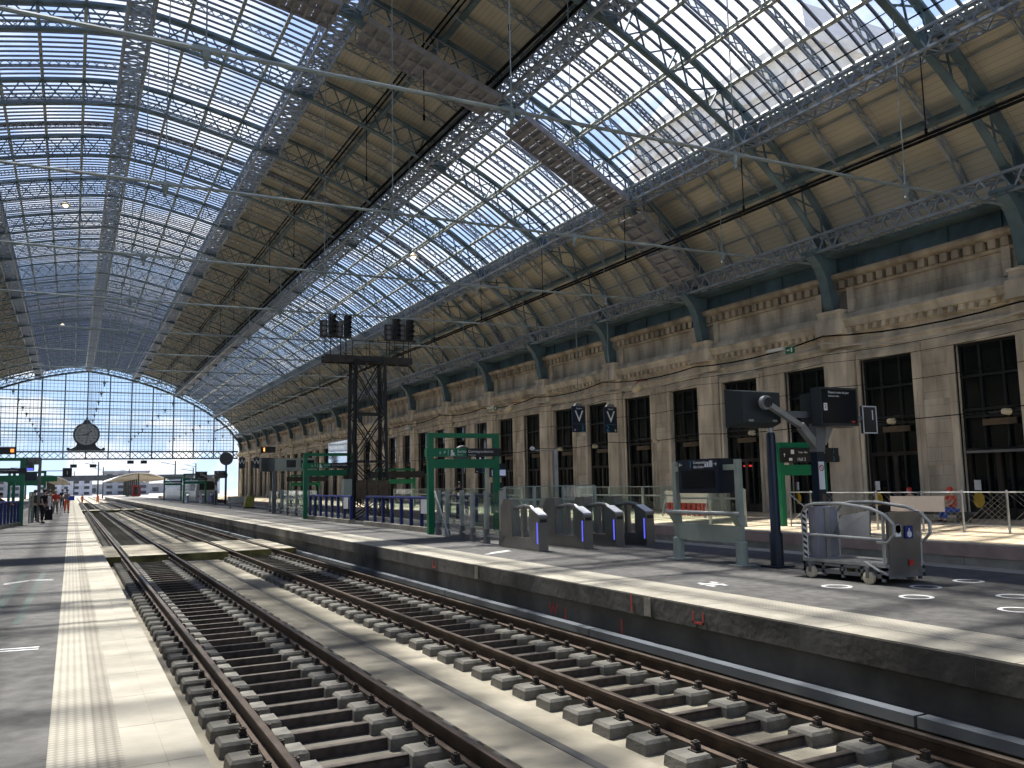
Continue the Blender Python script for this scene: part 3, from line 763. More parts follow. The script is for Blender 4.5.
for xm, lab, grp in ((2.45,'twin block concrete sleeper under the nearer track','sleepers of the nearer track'),(5.95,'twin block concrete sleeper under the farther track beside the gate platform','sleepers of the farther track')):
    ys = []; y = 3.0 if xm < 4 else 1.6
    while y < 190:
        if not (32.0 < y < 39.0) and not (106.8 < y < 113.2): ys.append(y)
        y += .6
    nd = 42; det = make_sleeper(True, lab, grp); sim = make_sleeper(False, lab, grp); used = [0,0]
    for i, y in enumerate(ys[:148]):
        src = det if i < nd else sim; j = 0 if i < nd else 1
        if not used[j]: src.location = (xm,y,0); used[j] = 1
        else: dup(src, (xm,y,0))
    b = MB()
    for y in ys[148:]:
        c = MB(); block(c,-.75); block(c,.75); tie_bar(c,-.45,.45); b.add([(p[0]+xm,p[1]+y,p[2]) for p in c.v], c.f)
    tag(b.build('distant_sleepers', M_block), 'run of small distant sleepers near the hall end under the '+('nearer' if xm < 4 else 'farther')+' track', 'sleepers', None, 'stuff')
# ------------------------------------------------------------------ platform furniture
PZ = .55
RX = (pi/2, 0, 0)              # lettering on a face that looks towards -Y
RXL = (pi/2, 0, -pi/2)         # lettering on a face that looks towards -X
def arrow(b, x, z, s, ang, y=0):
    c, n = cos(ang), sin(ang)
    b.bar((x-c*s,y,z-n*s),(x+c*s,y,z+n*s),s*.3,.004,(0,1,0))
    for d in (2.4,-2.4): b.bar((x+c*s,y,z+n*s),(x+c*s+cos(ang+d)*s,y,z+n*s+sin(ang+d)*s),s*.3,.004,(0,1,0))

# ---- green portals
def portal(x0, x1, y, label, right_text='Correspondances', group=None, full=True):
    t = thing('green_portal', label, 'portal', (x0,y,PZ), 0, group); w = x1-x0
    for x in (0, w-.20):
        b = MB(); b.box(x,x+.20,-.09,.09,0,3.43); b.build('leg', M_green, t)
    b = MB(); b.box(.20,w-.20,-.08,.08,3.27,3.43); b.build('top_beam', M_green, t)
    b = MB(); b.box(.20,w-.20,-.085,.085,2.22,2.53); b.build('lower_beam', M_green, t)
    s = MB(); s.box(-.06,w*.52,-.12,.12,2.62,2.90); s.build('exit_panel', M_green, t)
    s = MB(); s.box(w*.52,w+.06,-.12,.12,2.62,2.90); s.build('connections_panel', M_black, t)
    if full:
        a = MB(); arrow(a,.42,2.76,.05,-pi/2,-.125); arrow(a,.58,2.76,.05,pi/3,-.125); a.bar((.72,-.125,2.66),(.72,-.125,2.86),.012,.004,(0,1,0)); a.build('arrow_mark', M_white, t)
        a = MB(); a.box(.82,.90,-.126,-.12,2.67,2.85); a.box(.90,.95,-.126,-.12,2.67,2.76); a.box(.80,.99,-.126,-.12,2.65,2.67); a.build('exit_pictogram', M_white, t)
        text('Sortie', .14, M_white, t, (1.06,-.125,2.79), RX); text('Way out', .06, M_white, t, (1.06,-.125,2.68), RX)
    text(right_text, .135, M_white, t, (w*.52+.07,-.125,2.79), RX); text('Connections', .055, M_white, t, (w*.52+.07,-.125,2.67), RX)
    return t
p1 = portal(10.79,13.49,27.4,'green portal frame with exit and connections panels, beside the glass and steel post fence')
portal(10.80,13.5,45.1,'green portal frame with exit and connections panels, behind the black signal tower')
portal(11.6,14.2,107,'small distant green portal frame on the gate platform, beside the row of far ticket gates')
portal(12.4,15.0,140,'tiny farthest green portal frame on the gate platform, near the red cabinet')
portal(-4.95,-2.15,50.8,'green portal frame standing on the left platform at the picture edge behind blue railings')
portal(-4.9,-2.0,86,'distant green portal frame on the left platform behind the standing people')
# green portal with a dark direction board on the station side platform
t = thing('green_portal', 'green portal frame with a black direction board, by the facade behind the black post', 'portal', (22.1,22.6,PZ))
for x in (0,2.05):
    MB().box(x,x+.18,-.09,.09,0,2.91).build('leg', M_green, t)
MB().box(.18,2.05,-.08,.08,2.72,2.91).build('top_beam', M_green, t); MB().box(.18,2.05,-.08,.08,1.75,2.12).build('lower_beam', M_green, t)
MB().box(-.02,2.8,-.16,-.09,2.2,2.72).build('direction_board', M_black, t)
text('Hall 3', .17, M_white, t, (.75,-.165,2.31), RX); text('Taxis - Bus', .10, M_white, t, (.80,-.165,2.56), RX)
text('B', .2, M_yellow, t, (2.0,-.165,2.57), RX); text('1  2', .2, M_cyan, t, (1.75,-.165,2.32), RX); text('1', .2, M_cyan, t, (2.5,-.165,2.57), RX); text('2', .2, M_cyan, t, (2.5,-.165,2.32), RX)
a = MB(); arrow(a,.14,2.46,.06,pi/2,-.165); a.box(.45,.6,-.166,-.16,2.5,2.65); a.box(.35,.5,-.166,-.16,2.26,2.36); a.build('pictogram', M_white, t)

# ---- ticket gates
def make_gate():
    t = thing('ticket_gate', '', 'ticket gate', (0,0,PZ))
    b = MB(); b.prism([(0,0),(.50,0),(.50,1.0),(.44,1.04),(.03,.88),(0,.85)],'x',-.13,.13); b.build('front_cabinet', M_stainless, t)
    b = MB(); b.add([(-.12,.03,.895),(.12,.03,.895),(.12,.43,1.05),(-.12,.43,1.05),(-.12,.03,.88),(.12,.03,.88),(.12,.43,1.036),(-.12,.43,1.036)],[(0,1,2,3),(4,7,6,5),(0,4,5,1),(1,5,6,2),(2,6,7,3),(3,7,4,0)]); b.build('top_plate', mat('painted_shine_plate', (.78,.78,.78), .45, .0, .04, 2.0), t)  # bright reflection on the plate is put into its pale matte colour
    b = MB(); b.box(-.12,.12,.50,2.1,0,.30); b.build('plinth', M_stainless, t)
    b = MB(); b.prism([(1.45,.28),(1.85,.28),(2.12,.0),(2.12,1.05),(1.95,1.26),(1.5,1.26)],'x',-.12,.12); b.build('rear_cabinet', M_stainless, t)
    b = MB(); b.tube([(0,.42,.98),(0,.62,1.06),(0,.95,1.08),(0,1.5,1.02)], .05, 8); b.build('rail', M_stainless, t)
    b = MB(); b.box(-.06,.06,.95,1.08,.28,1.06); b.build('post', M_stainless, t)
    for x in (-.134,.134):
        b = MB(); b.box(x-.004,x+.004,.06,.10,.18,.70); b.build('blue_light_strip', emit_blue, t)
    b = MB(); b.box(-.09,.09,-.012,0,.70,.78); b.build('validator', M_black, t)
    b = MB(); b.box(.14,.16,1.1,1.5,.34,1.2); b.box(.16,.44,1.28,1.30,.34,1.2); b.build('glass_flap', M_fence, t)
    return t
emit_blue = emit('blue_led', (.10,.11,.75), .55)
gate = make_gate()
for i, (x, y, lab) in enumerate(((10.36,18.6,'stainless ticket gate next to the steel post fence, the first of the row'),(11.66,18.6,'stainless ticket gate with blue light strips, second from the steel post fence'),(12.58,18.55,'stainless ticket gate with blue light strips, third from the steel post fence'),(13.46,18.45,'stainless ticket gate at the end of the row, next to the info box frame'))):
    if i == 0: gate.location = (x,y,PZ); tag(gate, lab, 'ticket gate', 'near row of ticket gates')
    else: dup(gate, (x,y,PZ), label=lab)
for i, (x, y, lab) in enumerate(((12.1,106.5,'tiny far ticket gate with bright top, closest to the platform edge'),(13.5,104.3,'tiny far ticket gate with bright top, second from the platform edge'),(14.2,102.8,'tiny far ticket gate with bright top, third from the platform edge'),(14.5,101.3,'tiny far ticket gate with bright top, beside the round disc pole'))):
    dup(gate, (x,y,PZ), label=lab, group='far row of ticket gates')

# ---- glass fence of steel posts between the near portal and the gates
def post_fence(pts, label, h=1.48, lean=True):
    t = thing('glass_fence', label, 'fence', (pts[0][0],pts[0][1],PZ)); ox, oy = pts[0]
    for i, (x, y) in enumerate(pts):
        b = MB(); b.box(x-ox-.06,x-ox+.06,y-oy-.05,y-oy+.05,.14,h); p = b.build('post', M_galv, t)
        b = MB(); b.prism([(-.10,0),(.10,0),(.05,.40),(-.05,.40)],'x',-.065,.065); q = b.build('foot', M_grey, p); q.location = (x-ox,y-oy,0)
    for (x,y),(x2,y2) in zip(pts, pts[1:]):
        b = MB(); b.bar((x-ox,y-oy,.85),(x2-ox,y2-oy,.85),.012,1.15,(0,0,1)); b.build('glass_panel', M_fence, t)
        b = MB(); b.bar((x-ox,y-oy,.22),(x2-ox,y2-oy,.22),.05,.05); b.build('bottom_rail', M_galv, t)
    return t
post_fence([(10.98,26.9),(10.86,25.86),(10.72,24.37),(10.52,23.14),(10.46,22.07),(10.42,21.0)],'glass fence on steel posts with grey feet between the near green portal and the gates')
post_fence([(12.2,60.5),(12.0,58),(11.9,55.5),(11.75,53),(11.7,50.5),(11.6,48)],'distant glass fence on pale steel posts between the display beam and the far portal')
post_fence([(13.4,62),(13.4,59.5),(13.3,57),(13.3,54),(13.2,51)],'distant glass fence on pale steel posts, the row nearer the station building')
# leaning support strut beside the portal
tag(MB().tube([(10.80,26.8,PZ+1.45),(10.64,25.2,PZ+.03)], .03, 6).build('support_strut', M_galv), 'pale steel strut leaning against the glass fence beside the near green portal', 'strut')
# glass screens behind the gates
def glass_screen(pts, h, label, post=True):
    t = thing('glass_screen', label, 'glass screen', (pts[0][0],pts[0][1],PZ)); ox, oy = pts[0]
    for (x,y),(x2,y2) in zip(pts, pts[1:]):
        b = MB(); b.bar((x-ox,y-oy,h/2+.05),(x2-ox,y2-oy,h/2+.05),.014,h,(0,0,1)); b.build('glass_panel', M_fence, t)
        b = MB(); b.bar((x-ox,y-oy,h+.06),(x2-ox,y2-oy,h+.06),.04,.03); b.bar((x-ox,y-oy,h*.78),(x2-ox,y2-oy,h*.78),.03,.06); b.build('rail', M_sage, t)
    for x, y in pts: b = MB(); b.box(x-ox-.04,x-ox+.04,y-oy-.04,y-oy+.04,0,h+.05); b.build('post', M_sage, t)
    return t
glass_screen([(11.3,22.6),(12.3,22.6),(13.3,22.6),(14.3,22.4)],1.5,'greenish glass screen standing behind the row of near ticket gates')
glass_screen([(20.6,26.4),(20.8,24.8),(21.0,23.2)],1.25,'greenish glass balustrade on the facade platform beside the portal with the black board')
glass_screen([(21.2,34.5),(21.2,32),(21.2,29.5),(21.2,27.4)],1.35,'greenish glass balustrade on the facade platform in front of the red and white barrier')
glass_screen([(21,60),(21,56),(21,52),(21,48),(21,44),(21,40)],1.3,'long greenish glass balustrade far along the facade platform behind the signal tower')
t = thing('camera_post', 'grey post with a small white camera on a side arm, behind the second ticket gate', 'camera post', (14.2,24.6,PZ))
MB().box(-.07,.07,-.07,.07,0,2.75).build('post', M_galv, t); MB().tube([(0,0,2.7),(-.75,0,2.72)],.02,6).build('arm', M_galv, t); MB().ball((-.85,0,2.78),(.09,.06,.07)).build('camera', M_white, t)

# ---- blue railings on concrete plinths
def blue_railing(x, y0, y1, label, n, sheet=True, x2=None):
    t = thing('blue_railing', label, 'railing', (x,y0,PZ)); L = y1-y0; dx = (x2-x) if x2 else 0
    b = MB(); b.bar((0,-.1,.09),(dx,L+.1,.09),.3,.18); b.build('plinth', M_concrete, t)
    b = MB(); b.tube([(0,-.05,1.20),(dx,L+.05,1.20)],.05,8); b.build('top_rail', M_blue, t)
    for i in range(n):
        f = i/(n-1); b = MB(); b.cbox((dx*f,L*f,.68),(.12,.10,1.04)); b.build('post', M_blue, t)
    b = MB(); b.bar((dx,L,.62),(0,0,.62),.012,.85,(0,0,1)); b.build('glass_panel', M_fence, t)
    if sheet: b = MB(); b.box(-.08,-.07,.25,.95,.65,1.15); b.build('notice_sheet', M_white, t)
    return t
blue_railing(11.25,28.1,35.6,'blue railing with a white notice, between the signal tower and the near green portal', 8)
blue_railing(11.15,37.6,45.0,'blue railing on a plinth between the far green portal and the signal tower', 8, True)
blue_railing(-3.3,44,50.2,'blue railing on the left platform beside the green portal', 10, False, -2.35)
blue_railing(-4.1,37.4,43.5,'blue railing on the left platform at the picture edge, the nearer one', 10, False, -3.45)
blue_railing(14.2,28.2,34.5,'blue railing on the far side of the gate platform, seen through the glass fence', 8, False)

# ---- leaning bench frame with the dark train composition box
t = thing('information_stand', 'sage green two post stand with leaning rail and a dark train information box', 'information stand', (11.7,14.05,PZ))
for y in (-.98,.98):
    b = MB(); b.cbox((0,y,1.2),(.11,.11,1.74)); p = b.build('post', M_sage, t)
    b = MB(); b.lathe([(.12,0),(.12,.44),(.09,.47)],(0,y,0),'z',12); b.build('post_sleeve', M_sage, p)
    b = MB(); b.box(-.2,.2,y-.2,y+.2,0,.02); b.build('base_plate', M_sage, p)
    b = MB(); b.box(-.06,.06,min(y,y*.62),max(y,y*.62),1.86,1.97); b.build('box_arm', M_sage, t)
    b = MB(); b.prism([(-.20,.98),(-.05,.76),(.05,.76),(.05,.98)],'y',y-.09,y+.09); b.build('rail_bracket', M_sage, p)
b = MB(); b.tube([(-.16,-1.17,1.0),(-.16,1.15,1.0)],.045,10); b.build('leaning_rail', M_galv, t)
b = MB(); b.box(-.05,.05,-.92,.92,.42,.76); b.build('lower_board', M_sage, t)
b = MB(); b.box(-.18,.36,-.60,.66,1.40,2.10); bx = b.build('information_box', M_navy, t)
b = MB(); b.box(-.195,-.18,-.48,.54,1.50,1.86); b.build('screen', M_screen, bx)
b = MB(); b.box(-.188,-.18,-.60,.66,1.88,2.10); b.build('title_strip', M_navy, bx)
text('Composition', .085, M_white, bx, (-.20,.14,2.03), RXL); text('des trains', .085, M_white, bx, (-.20,.14,1.94), RXL); text('1', .20, M_cyan, bx, (-.20,.28,1.99), RXL)
a = MB(); arrow(a,0,0,.05,pi); o = a.build('arrow_mark', M_white, bx); o.location = (-.20,.56,1.99); o.rotation_euler = (0,0,-pi/2)
a = MB(); arrow(a,0,0,.05,0); o = a.build('arrow_mark', M_white, bx); o.location = (-.20,-.54,1.99); o.rotation_euler = (0,0,-pi/2)
a = MB(); a.box(-.20,-.195,-.46,-.36,1.93,2.06); a.box(-.20,-.195,-.34,-.29,1.93,2.03); a.box(-.20,-.195,-.27,-.22,1.93,2.0); a.build('pictogram', M_white, bx)

# ---- black lamp post
t = thing('platform_post', 'plain dark post with a slimmer pale top standing beside the information stand', 'post', (12.02,12.46,PZ))
MB().lathe([(.125,0),(.125,.62),(.095,.66),(.085,2.50),(.07,2.56)],(0,0,0),'z',16).build('shaft', M_navy, t, True)
MB().lathe([(.055,2.54),(.05,2.95)],(0,0,0),'z',12).build('pale_top', M_galv, t, True); MB().box(-.22,.22,-.22,.22,0,.03).build('base_plate', M_navy, t)

# ---- forked display column
def display_column(loc, label, number=True):
    t = thing('display_column', label, 'display column', loc)
    MB().box(-.10,.10,-.08,.08,0,2.17).build('shaft', M_navy, t)
    MB().box(-.075,.075,-.085,-.08,1.45,1.98).build('notice', M_white, t)
    n = MB()
    for i in range(18):
        a0, a1 = 2*pi*i/18, 2*pi*(i+1)/18; n.bar((.055*cos(a0),-.088,1.86+.055*sin(a0)),(.055*cos(a1),-.088,1.86+.055*sin(a1)),.014,.004,(0,1,0))
    n.bar((-.04,-.088,1.90),(.04,-.088,1.82),.014,.004,(0,1,0)); n.build('prohibition_mark', M_red, t)
    MB().box(-.02,.07,-.085,-.08,1.08,1.36).build('red_notice', M_brown, t)
    b = MB(); b.add([(-.11,-.09,2.17),(.11,-.09,2.17),(.11,.09,2.17),(-.11,.09,2.17),(-.08,-.09,2.72),(.20,-.09,2.72),(.20,.09,2.72),(-.08,.09,2.72)],[(0,3,2,1),(4,5,6,7),(0,1,5,4),(1,2,6,5),(2,3,7,6),(3,0,4,7)]); b.build('fork_head', M_grey, t)
    b = MB(); pts = [(-.06,-.02,2.30),(-.55,-.14,2.66),(-1.38,-.20,3.04)]
    b.bar(pts[0],pts[1],.10,.17); b.bar(pts[1],pts[2],.10,.10); b.build('left_arm', M_galv, t)
    b = MB(); b.bar((.1,0,2.35),(.42,.02,2.85),.15,.2); b.build('right_arm', M_galv, t)
    b = MB(); b.lathe([(.08,-.03),(.13,-.03),(.13,.06),(.10,.06)],(-1.42,-.18,3.08),'y',20); b.build('arm_ring', M_galv, t); b = MB(); b.lathe([(.095,-.07),(.08,-.055)],(-1.42,-.18,3.08),'y',20); b.build('arm_socket', M_black, t)
    b = MB(); b.box(-1.0,.20,.06,.16,2.84,2.96); b.build('cross_bar', M_grey, t)
    # screen seen from behind on the left arm
    x0, x1, z0, z1 = -1.86, -.86, 2.64, 3.36; yb = .02; yf = .36
    b = MB(); v = [(x0+.05,yb,z0+.08),(x1-.02,yb,z0+.08),(x1-.02,yb,z1-.06),(x0+.05,yb,z1-.06)]; w_ = [(x0-.08,yf,z0),(x1+.06,yf,z0),(x1+.06,yf,z1),(x0-.08,yf,z1)]
    b.add(v+w_,[(0,1,2,3),(4,7,6,5),(0,4,5,1),(1,5,6,2),(2,6,7,3),(3,7,4,0)]); sc = b.build('rear_facing_screen', mat('charcoal_case', (.022,.028,.03), .5, 0, .08, 2.0), t)
    b = MB(); b.box(-1.69,-1.57,-.0,.03,2.74,2.78); b.box(-1.09,-.99,0,.03,2.74,2.78); b.build('maker_plate', M_galv, sc)
    # screen facing the camera side on the right
    b = MB(); b.box(-.20,.80,-.34,-.10,2.66,3.40); s = b.build('front_screen', mat('charcoal_case', (.022,.028,.03)), t)
    b = MB(); b.box(-.15,.75,-.352,-.34,2.71,3.36); b.build('screen_glass', M_screen, s)
    text('D\u00e9parts trains du jour', .062, M_white, s, (.0,-.356,3.30), RX); text('Departures today', .04, M_white, s, (.0,-.356,3.23), RX)
    b = MB(); b.box(-.13,-.04,-.356,-.352,2.95,3.09); b.build('track_mark', M_white, s); text('2', .11, M_black, s, (-.115,-.359,3.02), RX)
    b = MB(); b.box(.60,.69,-.356,-.352,2.725,2.76); b.build('red_mark', M_red, s)
    b = MB(); b.prism([(-.05,2.66),(1.08,2.66),(1.14,3.0),(1.02,3.32),(-.05,3.32)],'y',.05,.32); b.build('back_screen', mat('charcoal_case', (.022,.028,.03)), t)
    if number:
        b = MB(); b.box(1.95,2.37,.54,.60,2.58,3.16); q = b.build('number_plate', M_black, t)
        b = MB()
        for r in ((1.95,2.37,3.14,3.16),(1.95,2.37,2.58,2.60),(1.95,1.97,2.58,3.16),(2.35,2.37,2.58,3.16)): b.box(r[0],r[1],.53,.54,r[2],r[3])
        b.build('border', M_white, q); b = MB(); b.bar((.9,.30,2.9),(2.0,.57,2.9),.05,.06); b.build('plate_arm', M_grey, t); text('1', .3, M_white, q, (2.17,.532,2.96), RX)
    return t
display_column((12.85,12.1,PZ),'forked display column with three dark screens and a no smoking notice, behind the grey lift')
display_column((12.9,90.5,PZ),'distant forked display column with pale arms and dark screens near the round disc pole', False)
MB_ = MB(); MB_.box(-.14,.14,-.1,.1,-.13,.13); o = MB_.build('junction_box', mat('brass_box', (.22,.16,.06), .5, .2, .1, 2.0)); o.location = (29.70,26.95,3.0); tag(o, 'small brass coloured box fixed to the pilaster behind the display column', 'box')

# ---- wheelchair lift
t = thing('wheelchair_lift', 'grey wheeled wheelchair lift with tubular rails and end panel on the platform', 'wheelchair lift', (11.85,10.2,PZ))
x0, x1, y0, y1 = -.60, .28, -.85, .85
b = MB(); b.box(x0,x1,y0,y1,.26,.32); b.build('deck', M_galv, t)
b = MB()
for y in (y0,y1-.05): b.box(x0,x1,y,y+.05,.10,.26)
for x in (x0,x1-.05): b.box(x,x+.05,y0,y1,.10,.16); b.box(x,x+.05,y0,y1,.22,.27)
for i in range(5): y = y0+.05+i*(y1-y0-.12)/4; b.box(x0,x0+.05,y,y+.05,.05,.26); b.box(x1-.05,x1,y,y+.05,.05,.26)
b.build('chassis', M_grey, t)
for x, y in ((x0-.04,y1-.22),(x0-.04,y0+.3),(x1+.04,y1-.22),(x1+.04,y0+.3)):
    b = MB(); b.lathe([(.055,-.035),(.10,-.03),(.10,.03),(.055,.035)],(x,y,.10),'x',16); wv = b.build('wheel', M_cream, t)
    b = MB(); b.box(x-.045,x+.045,y-.03,y+.03,.10,.27); b.build('fork', M_grey, wv)
for x in (x0+.02,x1-.02):
    b = MB(); b.tube([(x,y1-.02,.3),(x,y1-.02,1.08),(x,y1-.12,1.2),(x,y1-.3,1.24),(x,0,1.25),(x,y0+.25,1.18),(x,y0-.02,1.08),(x,y0-.16,.95),(x,y0-.16,.78),(x,y0-.04,.66),(x,y0+.15,.66)],.027,8); b.build('hand_rail', M_galv, t)
    b = MB(); b.tube([(x,y1-.02,.72),(x,y0+.02,.70)],.022,8); b.tube([(x,y0+.04,.3),(x,y0+.02,1.1)],.025,8); b.build('mid_rail', M_galv, t)
b = MB(); b.add([(x0+.08,y0+.0,.14),(x1-.08,y0+.0,.14),(x1-.08,y0-.04,1.12),(x0+.08,y0-.04,1.12),(x0+.08,y0+.05,.14),(x1-.08,y0+.05,.14),(x1-.08,y0+.02,1.12),(x0+.08,y0+.02,1.12)],[(0,1,2,3),(4,7,6,5),(0,4,5,1),(1,5,6,2),(2,6,7,3),(3,7,4,0)]); b.build('end_panel', M_stainless, t)
b = MB(); b.box(x0+.42,x0+.60,y0-.05,y0-.035,.70,.90); b.build('wheelchair_sign', M_blue, t); b = MB(); b.lathe([(.05,-.008),(.05,.004)],(x0+.51,y0-.05,.77),'y',12); b.box(x0+.50,x0+.52,y0-.058,y0-.05,.78,.86); b.build('wheelchair_mark', M_white, t)
b = MB(); b.lathe([(.07,-.01),(.07,.01)],(x0+.26,y0-.045,.86),'y',14); b.box(x0+.2,x0+.32,y0-.055,y0-.04,.74,.92); b.build('white_sticker', M_white, t)
b = MB(); b.box(x1-.38,x1-.28,y0-.03,y0-.02,.28,.37); b.build('red_sticker', M_red, t)
b = MB(); b.box(x0+.10,x0+.58,y1-.24,y1-.08,.30,1.18); mast = b.build('lifting_mast', M_walk, t); b = MB(); b.box(x0+.30,x0+.40,y1-.26,y1-.24,.32,1.16); b.build('mast_strip', M_galv, mast)
b = MB(); b.box(x0-.0,x0+.02,y1-.12,y1-.04,.3,1.12); st = b.build('striped_edge', M_white, t); b = MB()
for i in range(8): z = .33+i*.1; b.add([(x0-.006,y1-.12,z),(x0-.006,y1-.04,z+.04),(x0-.006,y1-.04,z+.09),(x0-.006,y1-.12,z+.05)],[(0,1,2,3)])
b.build('dark_stripes', M_black, st)
b = MB(); b.add([(x1-.5,y1-.3,.66),(x1-.5,-.25,.70),(x1-.35,-.15,1.12),(x1-.35,y1-.42,1.02),(x1-.47,y1-.3,.65),(x1-.47,-.25,.69),(x1-.32,-.15,1.11),(x1-.32,y1-.42,1.01)],[(0,3,2,1),(4,5,6,7),(0,1,5,4),(1,2,6,5),(2,3,7,6),(3,0,4,7)]); b.build('loading_flap', M_grey, t)
b = MB(); b.tube([(x0-.02,y0+.38,.34),(x0-.04,y0+.1,.22),(x0+.02,y0-.02,.16)],.02,6); b.build('brake_lever', M_galv, t)

# ---- signal tower
t = thing('signal_tower', 'tall black lattice tower carrying a cross beam with hooded railway signals', 'signal tower', (13.3,42.0,PZ))
tower = t
hb, ht, H = .88, .76, 8.0
def leg(sx, sy, f): w_ = hb+(ht-hb)*f; return Vector((sx*w_, sy*w_*.6, H*f))
for sx, sy in ((-1,-1),(1,-1),(1,1),(-1,1)):
    b = MB(); b.bar(leg(sx,sy,0),leg(sx,sy,1),.14,.14); b.cbox((sx*hb,sy*hb*.6,.05),(.4,.4,.1)); b.build('leg', M_black, t)
b = MB(); lv = [0,.14,.36,.66,1.0]; cs = [(-1,-1),(1,-1),(1,1),(-1,1)]
for a0, a1 in zip(lv, lv[1:]):
    for i in range(4):
        A1, B1 = cs[i], cs[(i+1)%4]
        e_ = Vector((0,0,.09)); b.bar(leg(*A1,a0)+e_,leg(*B1,a1)+e_,.04,.05); b.bar(leg(*A1,a0)-e_,leg(*B1,a1)-e_,.04,.05); b.bar(leg(*B1,a0),leg(*A1,a1),.04,.06); b.bar(leg(*A1,a1),leg(*B1,a1),.06,.09)
b.build('lattice', M_black, t)
b = MB(); b.box(-2.3,2.3,-.35,.35,8.0,8.06); b.box(-2.3,2.3,-.38,-.30,7.86,8.22); b.box(-2.3,2.3,.30,.38,7.86,8.22)
for i in range(9): x = -2.2+i*.55; b.box(x-.04,x+.04,-.35,.35,7.88,8.0)
b.build('cross_beam', mat('soot_brown_beam', (.05,.046,.042), .7, .1, .2, 3.0), t)
b = MB(); b.tube([(-.9,-.34,9.0),(2.2,-.34,8.95)],.02,6); b.tube([(-.9,-.34,8.6),(2.2,-.34,8.6)],.015,6)
for x in (-.9,0,.9,2.2): b.tube([(x,-.34,8.1),(x,-.34,9.0)],.02,6)
b.build('handrail', M_black, t)
for i, x in enumerate((-2.1,-1.3,1.3,2.05)):
    b = MB(); b.box(x-.16,x-.12,-.1,-.06,8.1,9.2); b.box(x+.12,x+.16,-.1,-.06,8.1,9.2); b.box(x-.3,x+.5,-.14,.1,9.12,9.18); b.build('signal_stand', M_black, t)
    b = MB(); b.box(x-.34,x+.02,.02,.22,9.15,10.0); sb = b.build('backboard', mat('dark_grey_case', (.04,.042,.045), .6, 0, .12, 3.0), t)
    for z in (9.32,9.58,9.84): b = MB(); b.lathe([(.11,-.02),(.11,.02)],(x-.16,.0,z),'y',14); b.build('rear_lens', M_grey, sb)
    b = MB(); b.box(x+.08,x+.40,-.14,.16,9.2,10.30); sg = b.build('signal_head', M_black, t)
    for z in (9.36,9.62,9.88,10.14):
        b = MB(); L = []
        for k in range(9):
            a = pi*k/8; L.append((x+.24+.12*cos(a), z+.12*sin(a)))
        for (xa,za),(xb,zb) in zip(L, L[1:]): b.add([(xa,-.14,za),(xb,-.14,zb),(xb,-.44,zb-.02),(xa,-.44,za-.02)],[(0,1,2,3)])
        b.build('hood', M_black, sg)
# things at the tower's foot
for i, (x, lab) in enumerate(((12.95,'brown board leaning on the signal tower, the one by the pale cabinet'),(13.52,'brown board leaning on the signal tower, the middle one of three'),(14.09,'brown board leaning on the signal tower, the one on the right of three'))):
    b = MB(); b.box(-.26,.26,-.03,.03,0,.92); b.box(-.21,.21,-.04,-.03,.06,.86); o = b.build('brown_panel', M_brown, tower); o.location = (x-.2-13.3,41.3-42.0,1.02)
t = thing('electric_cabinet', 'pale narrow electric cabinet on a dark foot beside the signal tower', 'cabinet', (12.0,41.2,PZ))
MB().box(-.2,.2,-.18,.18,1.0,2.0).build('body', M_sage, t); MB().box(-.19,.19,-.17,.17,0,1.0).build('foot', M_black, t); MB().box(-.17,.17,-.19,-.18,1.05,1.95).build('door', M_sage, t)
# ---- hanging signs
def letter_sign(loc, letter, digit, flip, label, zt):
    t = thing('hanging_sign', label, 'sign', loc)
    b = MB(); b.box(-.37,.37,-.06,.06,0,1.28); b.build('board', M_navy, t)
    b = MB(); b.prism([(-.26,1.28),(.26,1.28),(.16,1.42),(-.16,1.42)],'y',-.07,.07); b.build('cap', M_grey, t)
    b = MB(); b.tube([(0,0,1.42),(0,0,zt-loc[2])],.02,6); b.build('rod', M_rod, t)
    text('Rep\u00e8re', .11, M_white, t, (0,-.064,1.17), RX, 'lettering', 'CENTER'); text(letter, .80, M_white, t, (0,-.064,.76), RX, 'letter', 'CENTER')
    s = -1 if flip else 1
    text(digit, .36, M_cyan, t, (.2*s,-.064,.2), RX, 'digit', 'CENTER'); b = MB(); b.box(.2*s-.12,.2*s+.12,-.066,-.062,.02,.045); b.box(-.32,.32,-.066,-.062,.40,.41); b.build('rule', M_cyan, t)
    a = MB(); arrow(a,-.24*s,.12,.06,-3*pi/4 if s == 1 else -pi/4,-.064); a.build('arrow_mark', M_white, t)
letter_sign((22.08,35.85,4.62),'V','1',False,'dark hanging sign with a white V and the arrow pointing left down', 11.45)
letter_sign((23.94,35.85,4.62),'V','2',True,'dark hanging sign with a white V and the arrow pointing right down', 11.45)
letter_sign((18.15,106.7,4.5),'W','1',False,'small distant dark hanging sign with a W, nearer the open hall end', 11.45)
letter_sign((19.85,106.7,4.5),'W','2',True,'small distant dark hanging sign with a W, nearer the stone facade', 11.45)
letter_sign((24.5,52.6,2.9),'W','1',False,'dark sign with a white W half hidden behind the near green portal', 11.45)
